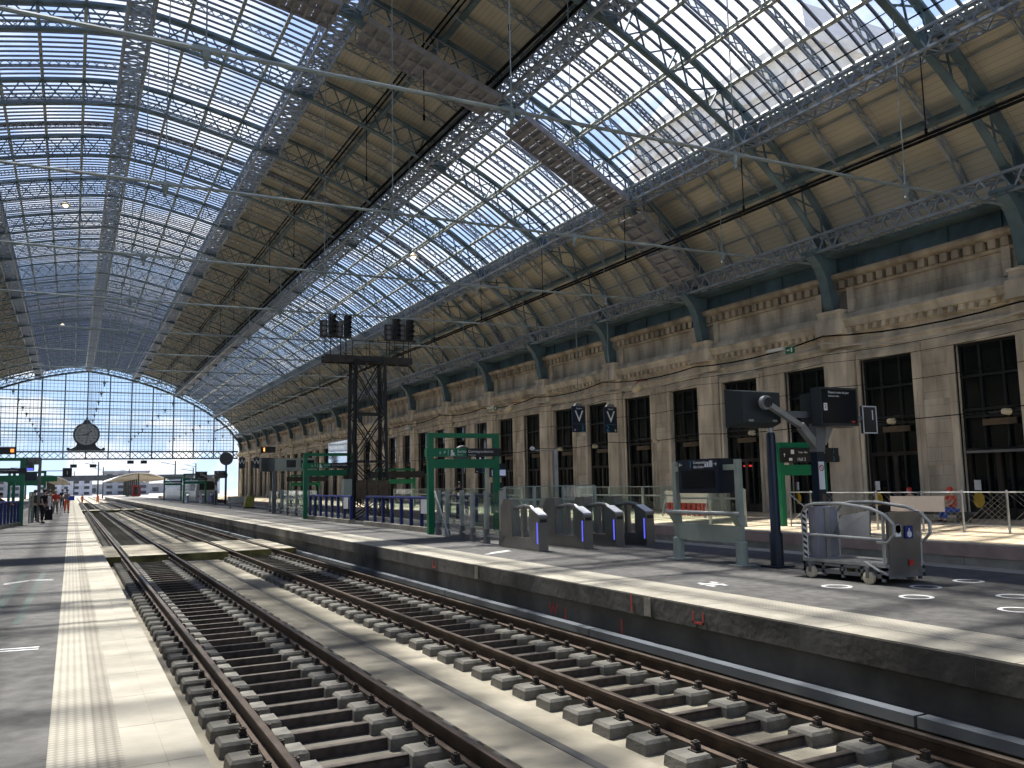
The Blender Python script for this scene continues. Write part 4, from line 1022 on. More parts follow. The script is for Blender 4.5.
# ------------------------------------------------------------------ people
M_skin = mat('skin', (.50,.31,.22), .6, 0, .06, 6.0)
M_hair = mat('dark_hair', (.02,.015,.012), .6, 0, .2, 20)
def cloth(name, col): return mat(name, col, .85, 0, .12, 8.0)
M_navyc = cloth('navy_cloth', (.02,.03,.07)); M_blackc = cloth('black_cloth', (.012,.012,.014)); M_whitec = cloth('white_cloth', (.7,.7,.68)); M_greyc = cloth('grey_cloth', (.2,.2,.2))
M_redc = cloth('red_cloth', (.55,.06,.035)); M_brownc = cloth('brown_cloth', (.10,.06,.035)); M_bluec = cloth('blue_cloth', (.03,.10,.45)); M_beigec = cloth('beige_cloth', (.42,.36,.28))
def skin_obj(name, verts, edges, m, parent, root=0, sub=1):
    me = bpy.data.meshes.new(name); me.from_pydata([v[:3] for v in verts], edges, []); me.materials.append(m)
    o = bpy.data.objects.new(name, me); COL.objects.link(o); o.parent = parent
    md = o.modifiers.new('skin', 'SKIN'); md.use_smooth_shade = True; sv = me.skin_vertices[0] if me.skin_vertices else None
    if sv is None:
        bpy.context.view_layer.objects.active = o; bpy.ops.mesh.customdata_skin_add(); sv = me.skin_vertices[0]
    for i, v in enumerate(verts): sv.data[i].radius = (v[3], v[4] if len(v) > 4 else v[3]); sv.data[i].use_root = (i == root)
    s = o.modifiers.new('sub', 'SUBSURF'); s.levels = sub; s.render_levels = sub; return o
def person(loc, head, label, top, legs, hair=M_hair, h=1.74, pose='stand', lean=0.0, armL=(.05,.25), armR=(.05,.25), stride=.1, sleeve='short', cap=None, group=None):
    """armL / armR: (forward swing of the upper arm, bend of the elbow) in radians"""
    t = thing('person', label, 'person', loc, head, group); k = h/1.74
    P = Vector((0,0,.93)) if pose == 'stand' else Vector((0,0,.46))
    up = Vector((0, sin(lean), cos(lean))); ch = P + up*.38; nk = P + up*.56; hd = nk + Vector((0,.04,.13)) + up*.02; hp = hd + Vector((0,.01,.09))
    v = [(*P,.13,.105),(*(P+up*.18),.125,.10),(*ch,.15,.11),(*nk,.055),(*hd,.082,.092),(*hp,.07,.08),(*(hd+Vector((0,.098,-.015))),.016)]
    e = [(0,1),(1,2),(2,3),(3,4),(4,5),(4,6)]
    A = {}
    for s, (f, b) in ((-1,armL),(1,armR)):
        sh = ch + up*.10 + Vector((s*.18,0,0)); el = sh + Vector((s*.05, sin(f)*.28, -cos(f)*.28)); wr = el + Vector((s*.01, sin(f+b)*.25, -cos(f+b)*.25)); d = (wr-el).normalized()
        pm = wr + d*.07; i = len(v); v += [(*sh,.06),(*el,.042),(*wr,.03),(*pm,.036,.02)]; e += [(2,i),(i,i+1),(i+1,i+2),(i+2,i+3)]; A[s] = (sh,el,wr)
        side = Vector((0,1,0)); side = (side - d*side.dot(d)).normalized()
        for q, L in enumerate((.075,.085,.08,.062)): v.append((*(pm + side*(.03-.02*q) + d*L), .009)); e.append((i+3,len(v)-1))
        v.append((*(wr + side*.05 + d*.05), .010)); e.append((i+2,len(v)-1))
    LG = {}
    for s in (-1,1):
        hpj = P + Vector((s*.09,0,-.06))
        if pose == 'stand': kn = P + Vector((s*.10, s*stride*.5+.02, -.46)); an = Vector((s*.11, s*stride, .085)); to = an + Vector((0,.15,-.045))
        else: kn = P + Vector((s*.12,.42,.03)); an = kn + Vector((0,.05,-.40)); to = an + Vector((0,.15,-.04))
        i = len(v); v += [(*hpj,.095),(*kn,.06),(*an,.04),(*to,.035)]; e += [(0,i),(i,i+1),(i+1,i+2),(i+2,i+3)]; LG[s] = (hpj,kn,an,to)
    v = [tuple(c*k for c in q[:3]) + tuple(q[3:]) for q in v]; sc = lambda q: tuple(c*k for c in q)
    skin_obj('body', v, e, M_skin, t)
    tv = [(*sc(P+up*(-.02)),.155,.13),(*sc(P+up*.18),.148,.12),(*sc(ch),.172,.13),(*sc(nk-up*.05),.09)]; te = [(0,1),(1,2),(2,3)]
    for s in (-1,1):
        sh, el, wr = A[s]; i = len(tv)
        tv.append((*sc(sh),.078)); te.append((2,i))
        tv.append((*sc(sh + (el-sh)*(.6 if sleeve == 'short' else 1)),.062)); te.append((i,i+1))
        if sleeve == 'long': tv.append((*sc(wr - (wr-el)*.05),.045)); te.append((i+1,i+2))
    skin_obj('top', tv, te, top, t)
    lv = [(*sc(P+up*.04),.148,.125)]; le = []
    for s in (-1,1):
        a, b, c, d_ = LG[s]; i = len(lv); lv += [(*sc(a),.112),(*sc(b),.082),(*sc(c+(b-c)*.08),.066)]; le += [(0,i),(i,i+1),(i+1,i+2)]
    skin_obj('trousers', lv, le, legs, t)
    for s in (-1,1):
        a, b, c, d_ = LG[s]; skin_obj('shoe', [(*sc(c+Vector((0,-.04,-.04))),.048,.045),(*sc(d_+Vector((0,.02,0))),.046,.036)], [(0,1)], M_blackc, t)
    hb = MB(); hb.ball(sc(hd+Vector((0,-.02,.06))), (.10*k,.115*k,.105*k)); hb.build('hair' if not cap else 'cap', cap or hair, t, True)
    fb = MB()
    for s in (-1,1): fb.ball(sc(hd+Vector((s*.034,.088,.02))), (.012,.008,.009), 6, 4)
    fb.build('eyes', M_blackc, t); fb = MB(); fb.bar(sc(hd+Vector((-.028,.09,-.055))), sc(hd+Vector((.028,.09,-.055))), .012, .01); fb.build('mouth', M_redc, t)
    return t
G1 = 'people waiting on the left platform'
person((-1.35,52.8,PZ), -2.2, 'person in dark clothes with white sleeves standing on the left platform beside the glass screen', M_blackc, M_blackc, lean=.16, armL=(.3,.5), armR=(.25,.3), group=G1, h=1.78)
tag(MB().cbox((0,0,.9),(.16,.42,.5)).build('white_shoulder_bag', M_whitec, None, loc=(-1.02,52.62,PZ+.25)), 'white bag carried at the shoulder of the person in dark clothes', 'bag')
person((-1.85,57.5,PZ), .4, 'person with brown hair half hidden behind the one in dark clothes', M_brownc, M_blackc, group=G1, hair=M_brownc)
person((-1.45,60.5,PZ), 2.5, 'person in a long black top standing behind the one with white sleeves', M_blackc, M_blackc, sleeve='long', group=G1)
person((-1.02,73.5,PZ), 3.0, 'person in a red jacket and grey trousers with a pale cap on the left platform', M_redc, M_greyc, sleeve='long', cap=M_beigec, group=G1, h=1.72, stride=.16)
person((-1.5,80,PZ), 2.4, 'person in a pale top and dark trousers among those behind the red jacket', M_beigec, M_navyc, group=G1)
person((-.80,100,PZ), .0, 'person in navy clothes walking away along the left platform', M_navyc, M_navyc, sleeve='long', group=G1, h=1.82, stride=.2)
pw = person((-.28,76.4,PZ), 2.9, 'worker in orange trousers and grey top at the studded strip of the left platform', M_greyc, M_orange, group=G1, armR=(.9,.6), armL=(.7,.8), h=1.78)
tag(MB().cbox((0,0,0),(.46,.28,.34)).build('blue_bag', M_bluec, None, loc=(.02,76.05,PZ+1.12)), 'blue bag held by the worker in orange trousers', 'bag')
person((-3.3,47.7,PZ), -1.0, 'person in a brown top bending over the blue railing inside the left green portal', M_brownc, M_navyc, lean=.6, armL=(1.1,.2), armR=(1.0,.3), sleeve='long', group=G1)
tag(MB().frustum((0,0,0),(.42,.30),(.40,.28),.62).build('suitcase', M_blackc, None, loc=(-1.15,58.2,PZ)), 'black suitcase standing on the left platform behind the person with white sleeves', 'suitcase')
person((1.9,182.5,-.3), .5, 'tiny track worker in orange on the nearer track beyond the hall end', M_orange, M_orange, sleeve='long', group='track workers beyond the hall end')
person((4.6,184.5,-.3), -.6, 'tiny track worker in orange between the two tracks beyond the hall end', M_orange, M_orange, sleeve='long', group='track workers beyond the hall end')
t = thing('stone_bench', 'low dark stone seat against the pier between two facade windows', 'seat', (27.9,20.7,PZ)); MB().box(-.3,.3,-1.2,1.6,.26,.35).build('seat_slab', M_concd, t)
for y in (-1,1.3): MB().box(-.25,.25,y,y+.2,0,.26).build('leg', M_concd, t)
person((27.75,20.05,PZ+.02), 1.25, 'person in red top and blue trousers sitting on the stone seat by the facade', M_redc, M_bluec, pose='sit', lean=.15, armL=(.6,.7), armR=(.6,.6), hair=M_redc, h=1.62, group='people sitting by the facade')
person((27.75,21.75,PZ+.02), 1.45, 'person with bright red hair sitting behind the white board on the fence', M_blackc, M_redc, pose='sit', lean=.1, armL=(.6,.7), armR=(.6,.6), hair=M_red, h=1.6, group='people sitting by the facade')
person((20.3,46.5,PZ), 3.0, 'person in a black top standing behind the glass fence under the near green portal', M_blackc, M_greyc)
person((20.2,66,PZ), 2.8, 'small distant person in dark clothes on the facade platform beyond the signal tower', M_navyc, M_blackc)

# ------------------------------------------------------------------ facade platform: fence, boards
t = thing('mesh_fence', 'galvanised wire fence on posts along the facade platform behind the lift', 'fence', (22.4,21.5,PZ))
fp = [(22.2,21.3),(22.5,18.9),(22.85,17.55),(23.1,16.4),(23.35,15.2),(23.6,13.9),(23.9,12.4)]; ox, oy = 22.4, 21.5
for x, y in fp: b = MB(); b.lathe([(.035,0),(.03,1.2),(.015,1.22)],(x-ox,y-oy,0),'z',10); b.build('post', M_galv, t)
for (x,y),(x2,y2) in zip(fp, fp[1:]):
    b = MB(); b.tube([(x-ox,y-oy,1.16),(x2-ox,y2-oy,1.16)],.018,6); b.tube([(x-ox,y-oy,.22),(x2-ox,y2-oy,.22)],.018,6)
    n = int(hypot(x2-x,y2-y)/.16)
    for i in range(n):
        f0, f1 = i/n, min(1,(i+6)/n); b.bar((x+(x2-x)*f0-ox,y+(y2-y)*f0-oy,.22),(x+(x2-x)*f1-ox,y+(y2-y)*f1-oy,.22+.94*min(1,(f1-f0)*n/6)),.006,.006); b.bar((x+(x2-x)*f0-ox,y+(y2-y)*f0-oy,1.16),(x+(x2-x)*f1-ox,y+(y2-y)*f1-oy,1.16-.94*min(1,(f1-f0)*n/6)),.006,.006)
    b.build('mesh_panel', M_galv, t)
b = MB(); b.bar((0,0,0),(.40,-1.55,0),.02,.46,(0,0,1)); o = b.build('white_board', M_pinkboard); o.location = (22.52,18.4,PZ+.82); tag(o, 'blank pale board hung on the wire fence behind the lift', 'board')
t = thing('crossed_barrier', 'pale steel barrier with crossed bars beside the green portal with the black board', 'barrier', (22.35,22.4,PZ))
b = MB()
for p, q in (((0,0,0),(0,0,1.2)),((.35,-1.1,0),(.35,-1.1,1.2)),((0,0,1.17),(.35,-1.1,1.17)),((0,0,.1),(.35,-1.1,.1)),((0,0,1.1),(.35,-1.1,.15)),((0,0,.2),(.35,-1.1,.9))): b.tube([p,q],.025,6)
b.build('frame', M_galv, t)
t = thing('exit_sign', 'small dark exit sign on the fence beside the dark display column shaft', 'sign', (22.3,20.9,PZ+.78)); MB().box(-.45,.45,-.03,0,0,.42).build('board', M_navy, t)
text('Sortie', .17, M_white, t, (-.40,-.033,.28), RX); text('Rue / Street', .09, M_white, t, (-.40,-.033,.10), RX); MB().box(-.35,-.3,.0,.05,-.78,0).build('leg', M_galv, t); MB().box(.3,.35,.0,.05,-.78,0).build('leg', M_galv, t)
t = thing('works_barrier', 'red and white works barrier on the facade platform between gates and information stand', 'barrier', (24.8,31,PZ))
MB().box(-.05,.05,-1.5,1.7,.62,1.15).build('white_panel', M_pinkboard, t); b = MB()
for i in range(9): b.box(-.04,.04,-1.5+i*.36,-1.32+i*.36,.05,.62)
b.build('red_bars', M_red, t)
for y in (-1.4,1.6): MB().bar((-.3,y,0),(0,y,1.2),.05,.05).build('leg', M_galv, t)

# ------------------------------------------------------------------ facade: cables, lamps, loudspeakers, notices
def sag(pts, s=.12, n=6):
    out = []
    for p, q in zip(pts, pts[1:]):
        p, q = Vector(p), Vector(q)
        for i in range(n): f = i/n; r = p.lerp(q,f); r.z -= s*4*f*(1-f); out.append(r)
    out.append(Vector(pts[-1])); return out
XF = 29.35
ys = [-10+BAY*k*1.0+YA-26.9+ .0 for k in range(0,22)]; ys = [YA+BAY*k for k in range(-4,17)]
cable(sag([(XF,y,8.28+.12*sin(y)) for y in ys],.25), .035, 'thick black cable looping along the facade just under the cornice')
cable(sag([(XF-.03,y,7.95+.15*sin(y*1.7)) for y in ys],.45), .03, 'pale cable looping along the facade under the black one', 'cable', M_wire)
cable(sag([(XF,y,7.55) for y in ys],.1), .014, 'thin dark wire along the facade above the window heads')
cable(sag([(XF,y,7.2) for y in ys],.15), .012, 'thin dark wire along the facade at the window heads')
cable(sag([(XF,y,6.1) for y in ys],.12), .014, 'thin dark wire crossing the upper panes of the facade windows')
cable(sag([(29.6,y,4.6) for y in ys],.16), .022, 'festoon cable with small spotlights crossing the facade windows at mid height')
def spot(y, label):
    t = thing('spotlight', label, 'lamp', (29.55,y,4.42)); MB().tube([(0,0,.12),(0,.18,.05)],.02,6).build('bracket', M_brown, t)
    MB().lathe([(.06,-.16),(.11,-.14),(.13,.14),(.11,.16)],(0,0,0),'x',12).build('lamp_head', M_cream, t)
for y, lab in ((23.84,'small cream spotlight on the festoon cable in the window behind the number plate'),(19.0,'small cream spotlight on the festoon cable at the rightmost facade window'),(31.9,'small cream spotlight on the festoon cable just below the left dark display screen'),(39.67,'small cream spotlight on the festoon cable on a pier right of the V signs'),(46.1,'small cream spotlight on the festoon cable on the pier under the left V sign'),(50.5,'small cream spotlight on the festoon cable left of the V signs')): spot(y, lab)
def horn(y, z, label):
    t = thing('loudspeaker', label, 'loudspeaker', (28.9,y,z)); MB().lathe([(.12,-.35),(.20,-.3),(.24,.3),(.22,.36)],(0,0,0),'y',14).xf(Matrix.Rotation(-.35,4,'X')).build('barrel', M_cream, t)
    MB().tube([(0,.2,.2),(.4,.35,.45),(1.0,.4,.5)],.03,6).build('bracket', M_red, t)
for y, z, lab in ((40.3,7.55,'cream cylindrical loudspeaker above the window right of the V signs'),(56.5,7.75,'cream cylindrical loudspeaker on the facade left of the V signs'),(83,7.7,'tiny distant cream loudspeaker on the facade beyond the signal tower')): horn(y, z, lab)
def exit_light(y, z, label):
    t = thing('exit_light', label, 'exit light', (29.0,y,z)); MB().box(-.04,.04,-.3,.2,-.2,.1).build('green_sign', M_green, t)
    b = MB(); b.box(-.045,-.04,-.22,-.14,-.15,.04); b.box(-.045,-.04,-.06,.12,-.08,-.02); b.build('running_figure', M_white, t)
    MB().box(-.1,.1,.3,1.3,.02,.14).build('strip_lamp', M_white, t); MB().tube([(0,.2,.1),(.5,.2,.3),(1.3,.2,.3)],.02,6).build('bracket', M_galv, t)
exit_light(28.6, 8.05, 'green running figure exit light with strip lamp above the window by the display screens'); exit_light(59.3, 8.0, 'green running figure exit light with strip lamp on the facade above the near green portal'); exit_light(78, 7.6, 'small distant green exit light on the facade left of the signal tower')
for (a, b_), lab in (((23.2,25.75),'right of the display column'),((18.75,21.2),'at the right picture edge'),((27.9,30.3),'under the black direction board'),((36.9,39.2),'behind the information stand')):
    y = b_-.3
    o = MB().box(30.40,30.43,y-.13,y+.13,1.62,2.0).build('notice', M_white); tag(o, f'white notice sheet on the dark facade window {lab}', 'notice')
    bb = MB(); P8 = [(y+.24*cos(pi/8+pi*i/4), 1.25+.30*sin(pi/8+pi*i/4)) for i in range(8)]; bb.prism(P8,'x',30.40,30.43); o = bb.build('yellow_notice', M_yellow); tag(o, f'yellow eight sided notice on the dark facade window {lab}', 'notice')
for y, z, lab in ((40.5,2.9,'red lit sign inside the dark doorway left of the information stand'),(33.3,2.8,'red lit sign inside the dark doorway below the left dark screen')):
    o = MB().box(30.46,30.52,y-.3,y+.3,z,z+.09).build('lit_sign', M_redlit); tag(o, lab, 'sign')
pass
t = thing('glass_canopy', 'black door canopy in front of the window at the right picture edge', 'canopy', (30.0,19.9,3.0)); MB().box(-.2,.5,-1.3,1.0,0,.09).build('roof_plate', M_grey, t)
t = thing('hanging_screen', 'dark tilted display screen reaching in at the right picture edge before the facade window', 'screen', (24.0,13.45,3.25)); b = MB(); b.box(-.5,.5,-.12,.12,-.35,.35); b.build('case', M_navy, t); MB().tube([(0,0,.35),(0,0,8.0)],.03,6).build('rod', M_rod, t); MB().box(-.45,.45,-.13,-.12,-.3,.3).build('screen_glass', M_screen, t)

# ------------------------------------------------------------------ gate platform, middle distance
t = thing('display_beam', 'sage grey beam with dark screens on posts, far along the gate platform before the portal', 'display', (11.0,57,PZ))
MB().box(0,3.4,-.15,.15,2.72,3.55).build('beam', M_sage, t)
for x in (.75,2.9): MB().box(x-.12,x+.12,-.12,.12,0,2.72).build('post', M_grey, t)
for x0,x1 in ((-.15,.72),(1.5,2.1),(2.45,3.3)): MB().box(x0,x1,-.2,-.15,2.68 if x0 < 0 else 2.95,3.58 if x0 < 0 else 3.42).build('screen', M_screen, t)
t = thing('led_sign', 'black hanging sign with an orange lit figure, far along the facade', 'sign', (15.9,80,5.35)); MB().box(-.65,.65,-.1,.1,0,.55).build('board', M_black, t); MB().box(-.42,-.30,-.11,-.1,.12,.45).build('lit_figure', emit('amber', (1,.28,.06), 1.5), t); MB().tube([(0,0,.55),(0,0,6.1)],.03,6).build('rod', M_rod, t)
t = thing('disc_pole', 'black pole with a big round dark disc seen from behind, far on the gate platform', 'pole', (14.3,93.4,PZ)); MB().lathe([(.12,0),(.10,4.5)],(0,0,0),'z',10).build('pole', M_black, t); MB().lathe([(.62,-.12),(.68,-.06),(.68,.06),(.62,.12)],(0,0,4.7),'y',24).build('disc', M_clockbody, t)
t = thing('platform_bench', 'small distant grey metal bench on the gate platform near the yellow cart', 'bench', (12.3,74.5,PZ))
MB().box(-.7,.7,-.25,.25,.42,.48).build('seat', M_galv, t); MB().box(-.7,.7,.22,.28,.5,.95).build('backrest', M_galv, t)
for x in (-.5,.5): MB().box(x-.05,x+.05,-.2,.2,0,.42).build('leg', M_grey, t)
t = thing('luggage_cart', 'small distant yellow and black cart beside the grey bench on the gate platform', 'cart', (12.75,71.7,PZ)); b = MB(); b.prism([(-.35,.1),(.35,.1),(.45,1.0),(-.2,1.0)],'y',-.3,.3); b.build('yellow_body', mat('acid_yellow', (.28,.27,.06), .6, 0, .15, 4.0), t); MB().box(-.4,.5,-.32,.32,0,.12).build('base', M_black, t); MB().tube([(.45,0,.9),(.75,0,1.15)],.03,6).build('handle', M_grey, t)
t = thing('big_screen', 'large glazed hanging display reflecting the bright roof, behind the far green portal', 'screen', (24.0,85,4.4)); b = MB(); b.box(-.15,.15,-3.7,3.7,0,2.35); b.build('case', M_navy, t)
b = MB(); b.add([(-.16,-3.6,.1),(-.16,3.6,.1),(-.22,3.6,2.25),(-.22,-3.6,2.25)],[(0,3,2,1)]); b.build('glass_face', mat('mirror_screen', (.55,.6,.65), .06, .9, .05, .5), t)
for y in (-3,3): MB().tube([(0,y,2.35),(0,y,7.1)],.04,6).build('rod', M_rod, t)
t = thing('round_mirror', 'round dark disc on a slim pole right of the signal tower', 'mirror', (20.3,46.0,PZ)); MB().lathe([(.05,0),(.05,3.3)],(0,0,0),'z',8).build('pole', M_grey, t); MB().lathe([(.55,-.08),(.60,0),(.55,.08)],(0,0,3.3),'y',20).build('disc', M_clockbody, t)
t = thing('ticket_kiosk', 'dark ticket kiosk with bright screen on a pale post, right of the signal tower', 'kiosk', (20.6,43.3,PZ)); MB().box(-.09,.09,-.09,.09,0,3.4).build('post', M_sage, t); MB().box(.15,1.1,-.2,.2,2.0,2.75).build('head', M_navy, t); MB().box(.2,1.05,-.22,-.2,2.08,2.4).build('lit_screen', emit('cold_screen', (.20,.24,.36), .3), t); MB().box(.3,.9,-.2,.2,0,1.7).build('body', M_navy, t)
t = thing('green_portal', 'low distant green portal frame on the facade platform, seen through the signal tower', 'portal', (20.2,62,PZ))
for x in (0,3.0): MB().box(x,x+.18,-.09,.09,0,2.9).build('leg', M_green, t)
MB().box(.18,3.0,-.08,.08,2.74,2.9).build('top_beam', M_green, t); MB().box(.18,3.0,-.08,.08,1.75,2.1).build('lower_beam', M_green, t); MB().box(-.4,3.9,-.16,-.09,2.2,2.68).build('direction_board', M_black, t)
t = thing('green_portal', 'tiny low green portal frame on the facade platform left of the far portal', 'portal', (20.2,90,PZ))
for x in (0,3.0): MB().box(x,x+.18,-.09,.09,0,2.9).build('leg', M_green, t)
MB().box(.18,3.0,-.08,.08,2.74,2.9).build('top_beam', M_green, t); MB().box(.18,3.0,-.08,.08,1.75,2.1).build('lower_beam', M_green, t); MB().box(-.4,3.9,-.16,-.09,2.2,2.68).build('direction_board', M_black, t)
# ------------------------------------------------------------------ left platform, behind the portal
t = thing('departure_sign', 'black sign with an orange lit mark on top of the left green portal', 'sign', (-3.0,49.2,4.1)); MB().box(-.45,.5,-.1,.1,0,.36).build('board', M_black, t); MB().box(.25,.40,-.115,-.1,.10,.26).build('lit_mark', emit('amber_lamp', (1,.22,.04), .9), t); MB().tube([(-.2,0,.42),(-.6,0,7.4)],.03,6).build('rod', M_rod, t)
t = thing('display_gantry', 'grey display frame with a blue lit monitor beside the left green portal', 'display', (-2.05,55.5,PZ)); MB().box(.35,.5,-.1,.1,0,3.55).build('post', M_grey, t); MB().box(-.5,.5,-.14,.14,3.2,3.6).build('beam', M_grey, t); MB().box(-.55,.15,-.2,-.14,2.85,3.5).build('monitor', M_screen, t); MB().box(-.5,.1,-.21,-.2,2.88,3.0).build('blue_line', emit_blue, t); MB().box(-.6,.3,-.12,.12,2.3,2.75).build('lower_screen', M_navy, t)
t = thing('track_sign', 'black hanging track sign with white figure over the left platform', 'sign', (-.4,92,3.55)); MB().box(-.4,.4,-.06,.06,0,.85).build('board', M_black, t); text('1', .5, M_white, t, (0,-.065,.36), RX, 'figure', 'CENTER'); MB().box(-2.4,.2,-.05,.05,.55,.62).build('arm', M_grey, t); MB().box(-2.4,-2.28,-.06,.06,-3.0,.7).build('post', M_grey, t)
glass_screen([(-2.0,53.8),(-1.95,55.6),(-1.95,57.2)],1.6,'dark glass screen beside the standing people on the left platform')
t = thing('green_portal', 'green cross beam frame farther along the left platform, over the heads of the people', 'portal', (-3.6,68,PZ))
for x in (0,1.5): MB().box(x,x+.18,-.09,.09,0,3.2).build('leg', M_green, t)
MB().box(-.4,2.7,-.1,.1,2.35,2.75).build('top_beam', M_green, t)

# ------------------------------------------------------------------ marks on the platforms
def mark(bm, name, m, label, cat='marking'): return tag(bm.build(name, m), label, cat)
for i, (x, y, lab) in enumerate(((10.55,8.3,'white painted ring on the platform in front of the lift end panel'),(10.6,9.75,'white painted ring beside the left wheel of the lift'),(12.75,9.05,'white painted ring behind the lift, on its right'),(11.6,8.95,'shaded white ring under the corner of the lift'),(10.55,6.85,'white painted ring at the right picture edge, nearer the platform edge'),(11.65,7.6,'white painted ring at the right picture edge, farther from the platform edge'))):
    b = MB(); n = 28; r0, r1 = .17, .23
    for k in range(n):
        a0, a1 = 2*pi*k/n, 2*pi*(k+1)/n; b.add([(x+r0*cos(a0),y+r0*sin(a0),PZ+.003),(x+r1*cos(a0),y+r1*sin(a0),PZ+.003),(x+r1*cos(a1),y+r1*sin(a1),PZ+.003),(x+r0*cos(a1),y+r0*sin(a1),PZ+.003)],[(0,1,2,3)])
    mark(b, 'floor_ring', M_mark, lab)
def zigzag(x, y, label, w=.85, h=.12):
    b = MB()
    for dy in (-.07,.07): b.bar((x-w/2,y+dy-h,PZ+.003),(x,y+dy+h*.6,PZ+.003),.05,.004); b.bar((x,y+dy+h*.6,PZ+.003),(x+w/2,y+dy,PZ+.003),.05,.004)
    mark(b, 'floor_mark', M_mark, label)
zigzag(-.68,10.9,'white chevron mark on the left platform asphalt, the nearer one'); zigzag(-.65,18.95,'white wavy mark on the left platform asphalt, the farther one',.8,.3)
b = MB()
for dx, dy, w, h in ((0,0,.36,.07),(.02,.16,.36,.07),(-.14,-.10,.07,.14),(.20,.28,.07,.14),(.10,-.12,.07,.10),(-.05,.28,.07,.12)): b.cbox((9.25+dx,11.0+dy,PZ+.002),(w,h,.004))
mark(b, 'floor_mark', M_mark, 'white hash shaped mark on the gate platform near its edge')
b = MB(); b.cbox((9.3,19.0,PZ+.002),(1.0,.10,.004),.5); b.cbox((9.5,19.3,PZ+.002),(.8,.08,.004),.5); mark(b, 'floor_mark', M_mark, 'faint pale streak on the gate platform in front of the first gate')
M_gchalk = mat('green_chalk', (.092,.112,.099), .9, 0, .15, 6.0)
for x0, x1, lab in ((-.98,-.86,'faint green painted line on the left platform, the left of two'),(-.62,-.52,'faint green painted line on the left platform, the right of two')):
    b = MB(); b.add([(x0,13,PZ+.002),(x1,13,PZ+.002),(x1+.12,21,PZ+.002),(x0+.12,21,PZ+.002)],[(0,1,2,3)]); mark(b, 'green_line', M_gchalk, lab)
# paint on the platform face
for y, z, kind, lab in ((9.4,.40,'u','red painted square outline on the platform coping below the hash mark'),(10.95,.40,'i','red vertical stroke on the platform coping left of the red square'),(11.3,.0,'i','red vertical stroke low on the platform wall left of the coping stroke'),(13.4,.02,'m','red painted scribble low on the platform wall'),(13.0,-.02,'i','thin red stroke low on the platform wall right of the scribble'),(18.9,.40,'u','small red painted hook on the platform coping below the first gate')):
    b = MB(); X = 7.59 if z > .2 else 7.636
    if kind == 'i': b.box(X-.004,X,y-.02,y+.02,z-.12,z+.12)
    elif kind == 'u': b.box(X-.004,X,y-.12,y+.12,z-.10,z-.07); b.box(X-.004,X,y-.12,y-.09,z-.10,z+.06); b.box(X-.004,X,y+.09,y+.12,z-.10,z+.06)
    else:
        for k in range(4): b.bar((X,y-.12+k*.07,z-.10 if k%2 else z+.10),(X,y-.05+k*.07,z+.10 if k%2 else z-.10),.03,.004,(1,0,0))
    mark(b, 'paint_mark', M_rust_mark, lab)
for y, lab in ((16.55,'pale mortar patch on the platform wall below the first gate'),(10.55,'pale grey streak on the platform coping between the red marks')):
    mark(MB().box(7.585,7.592,y-.08,y+.08,.26,.52), 'wall_patch', M_concrete, lab)
# litter and loose bits
tag(MB().ball((1.02,13.9,-.27),(.09,.13,.05),10,6).build('litter', M_white), 'crumpled white scrap lying beside the left platform edge', 'litter')
tag(MB().ball((1.02,6.9,-.27),(.05,.03,.04),8,6).build('stone', M_black), 'small dark stone beside the left platform edge', 'stone')

# ------------------------------------------------------------------ lamps under the roof
for x, y, z, lab in ((-1.0,62,21.0,'small warm lamp hanging under the crown skylight'),(-1.6,112,21.5,'tiny warm lamp far under the crown skylight'),(19.6,52,17.2,'small warm lamp hanging under the side skylight')):
    t = thing('pendant_lamp', lab, 'lamp', (x,y,z)); MB().lathe([(.05,.3),(.28,.05),(.30,0),(.26,-.02)],(0,0,0),'z',12).build('shade', M_cream, t); MB().ball((0,0,-.03),.16,10,6).build('bulb', M_lamp, t)
    MB().tube([(0,0,.3),(0,0,low(x-XC)-z)],.015,5).build('cord', M_cable, t)
# ------------------------------------------------------------------ beyond the hall end
M_far = mat('pale_far_wall', (.52,.54,.58), .8, 0, .12, .3); M_far2 = mat('grey_far_wall', (.30,.31,.33), .8, 0, .15, .3); M_canopy = mat('pale_canopy', (.66,.63,.56), .6, 0, .08, .5); M_fdark = mat('far_dark', (.06,.065,.07), .7, 0, .15, .5)
def canopy(x, y0, y1, w, z, label):
    t = thing('platform_canopy', label, 'canopy', (x,y0,.5)); b = MB(); n = 10
    up_ = [(-w/2+w*i/n, z-.5+1.6*(1-((i/n-.5)*2)**2)) for i in range(n+1)]
    b.prism(up_+[(p[0],p[1]-.25) for p in up_[::-1]],'y',0,y1-y0); b.build('shell', M_canopy, t)
    k = int((y1-y0)/8)
    for i in range(k): r = MB(); r.lathe([(.22,0),(.18,z+.9)],(0,3+i*8,0),'z',8); r.build('column', M_fdark, t); 
    for i in range(k): r = MB(); r.prism([(-w/2,z-.5),(w/2,z-.5),(0,z+.85)],'y',3+i*8-.1,3+i*8+.1); r.build('rib', M_canopy, t)
canopy(14.5,225,300,12.5,4.7,'pale curved platform canopy beyond the hall end on the gate side'); canopy(-4.5,205,300,8.5,4.0,'pale curved platform canopy beyond the hall end on the left side')
t = thing('signal_bridge', 'dark footbridge crossing all tracks far beyond the hall end', 'bridge', (5,380,0)); MB().box(-26,40,-2,2,6.0,8.1).build('deck', M_fdark, t)
for x in (-8,15,34): MB().box(x-.5,x+.5,-.6,.6,-.6,6).build('pier', M_far2, t)
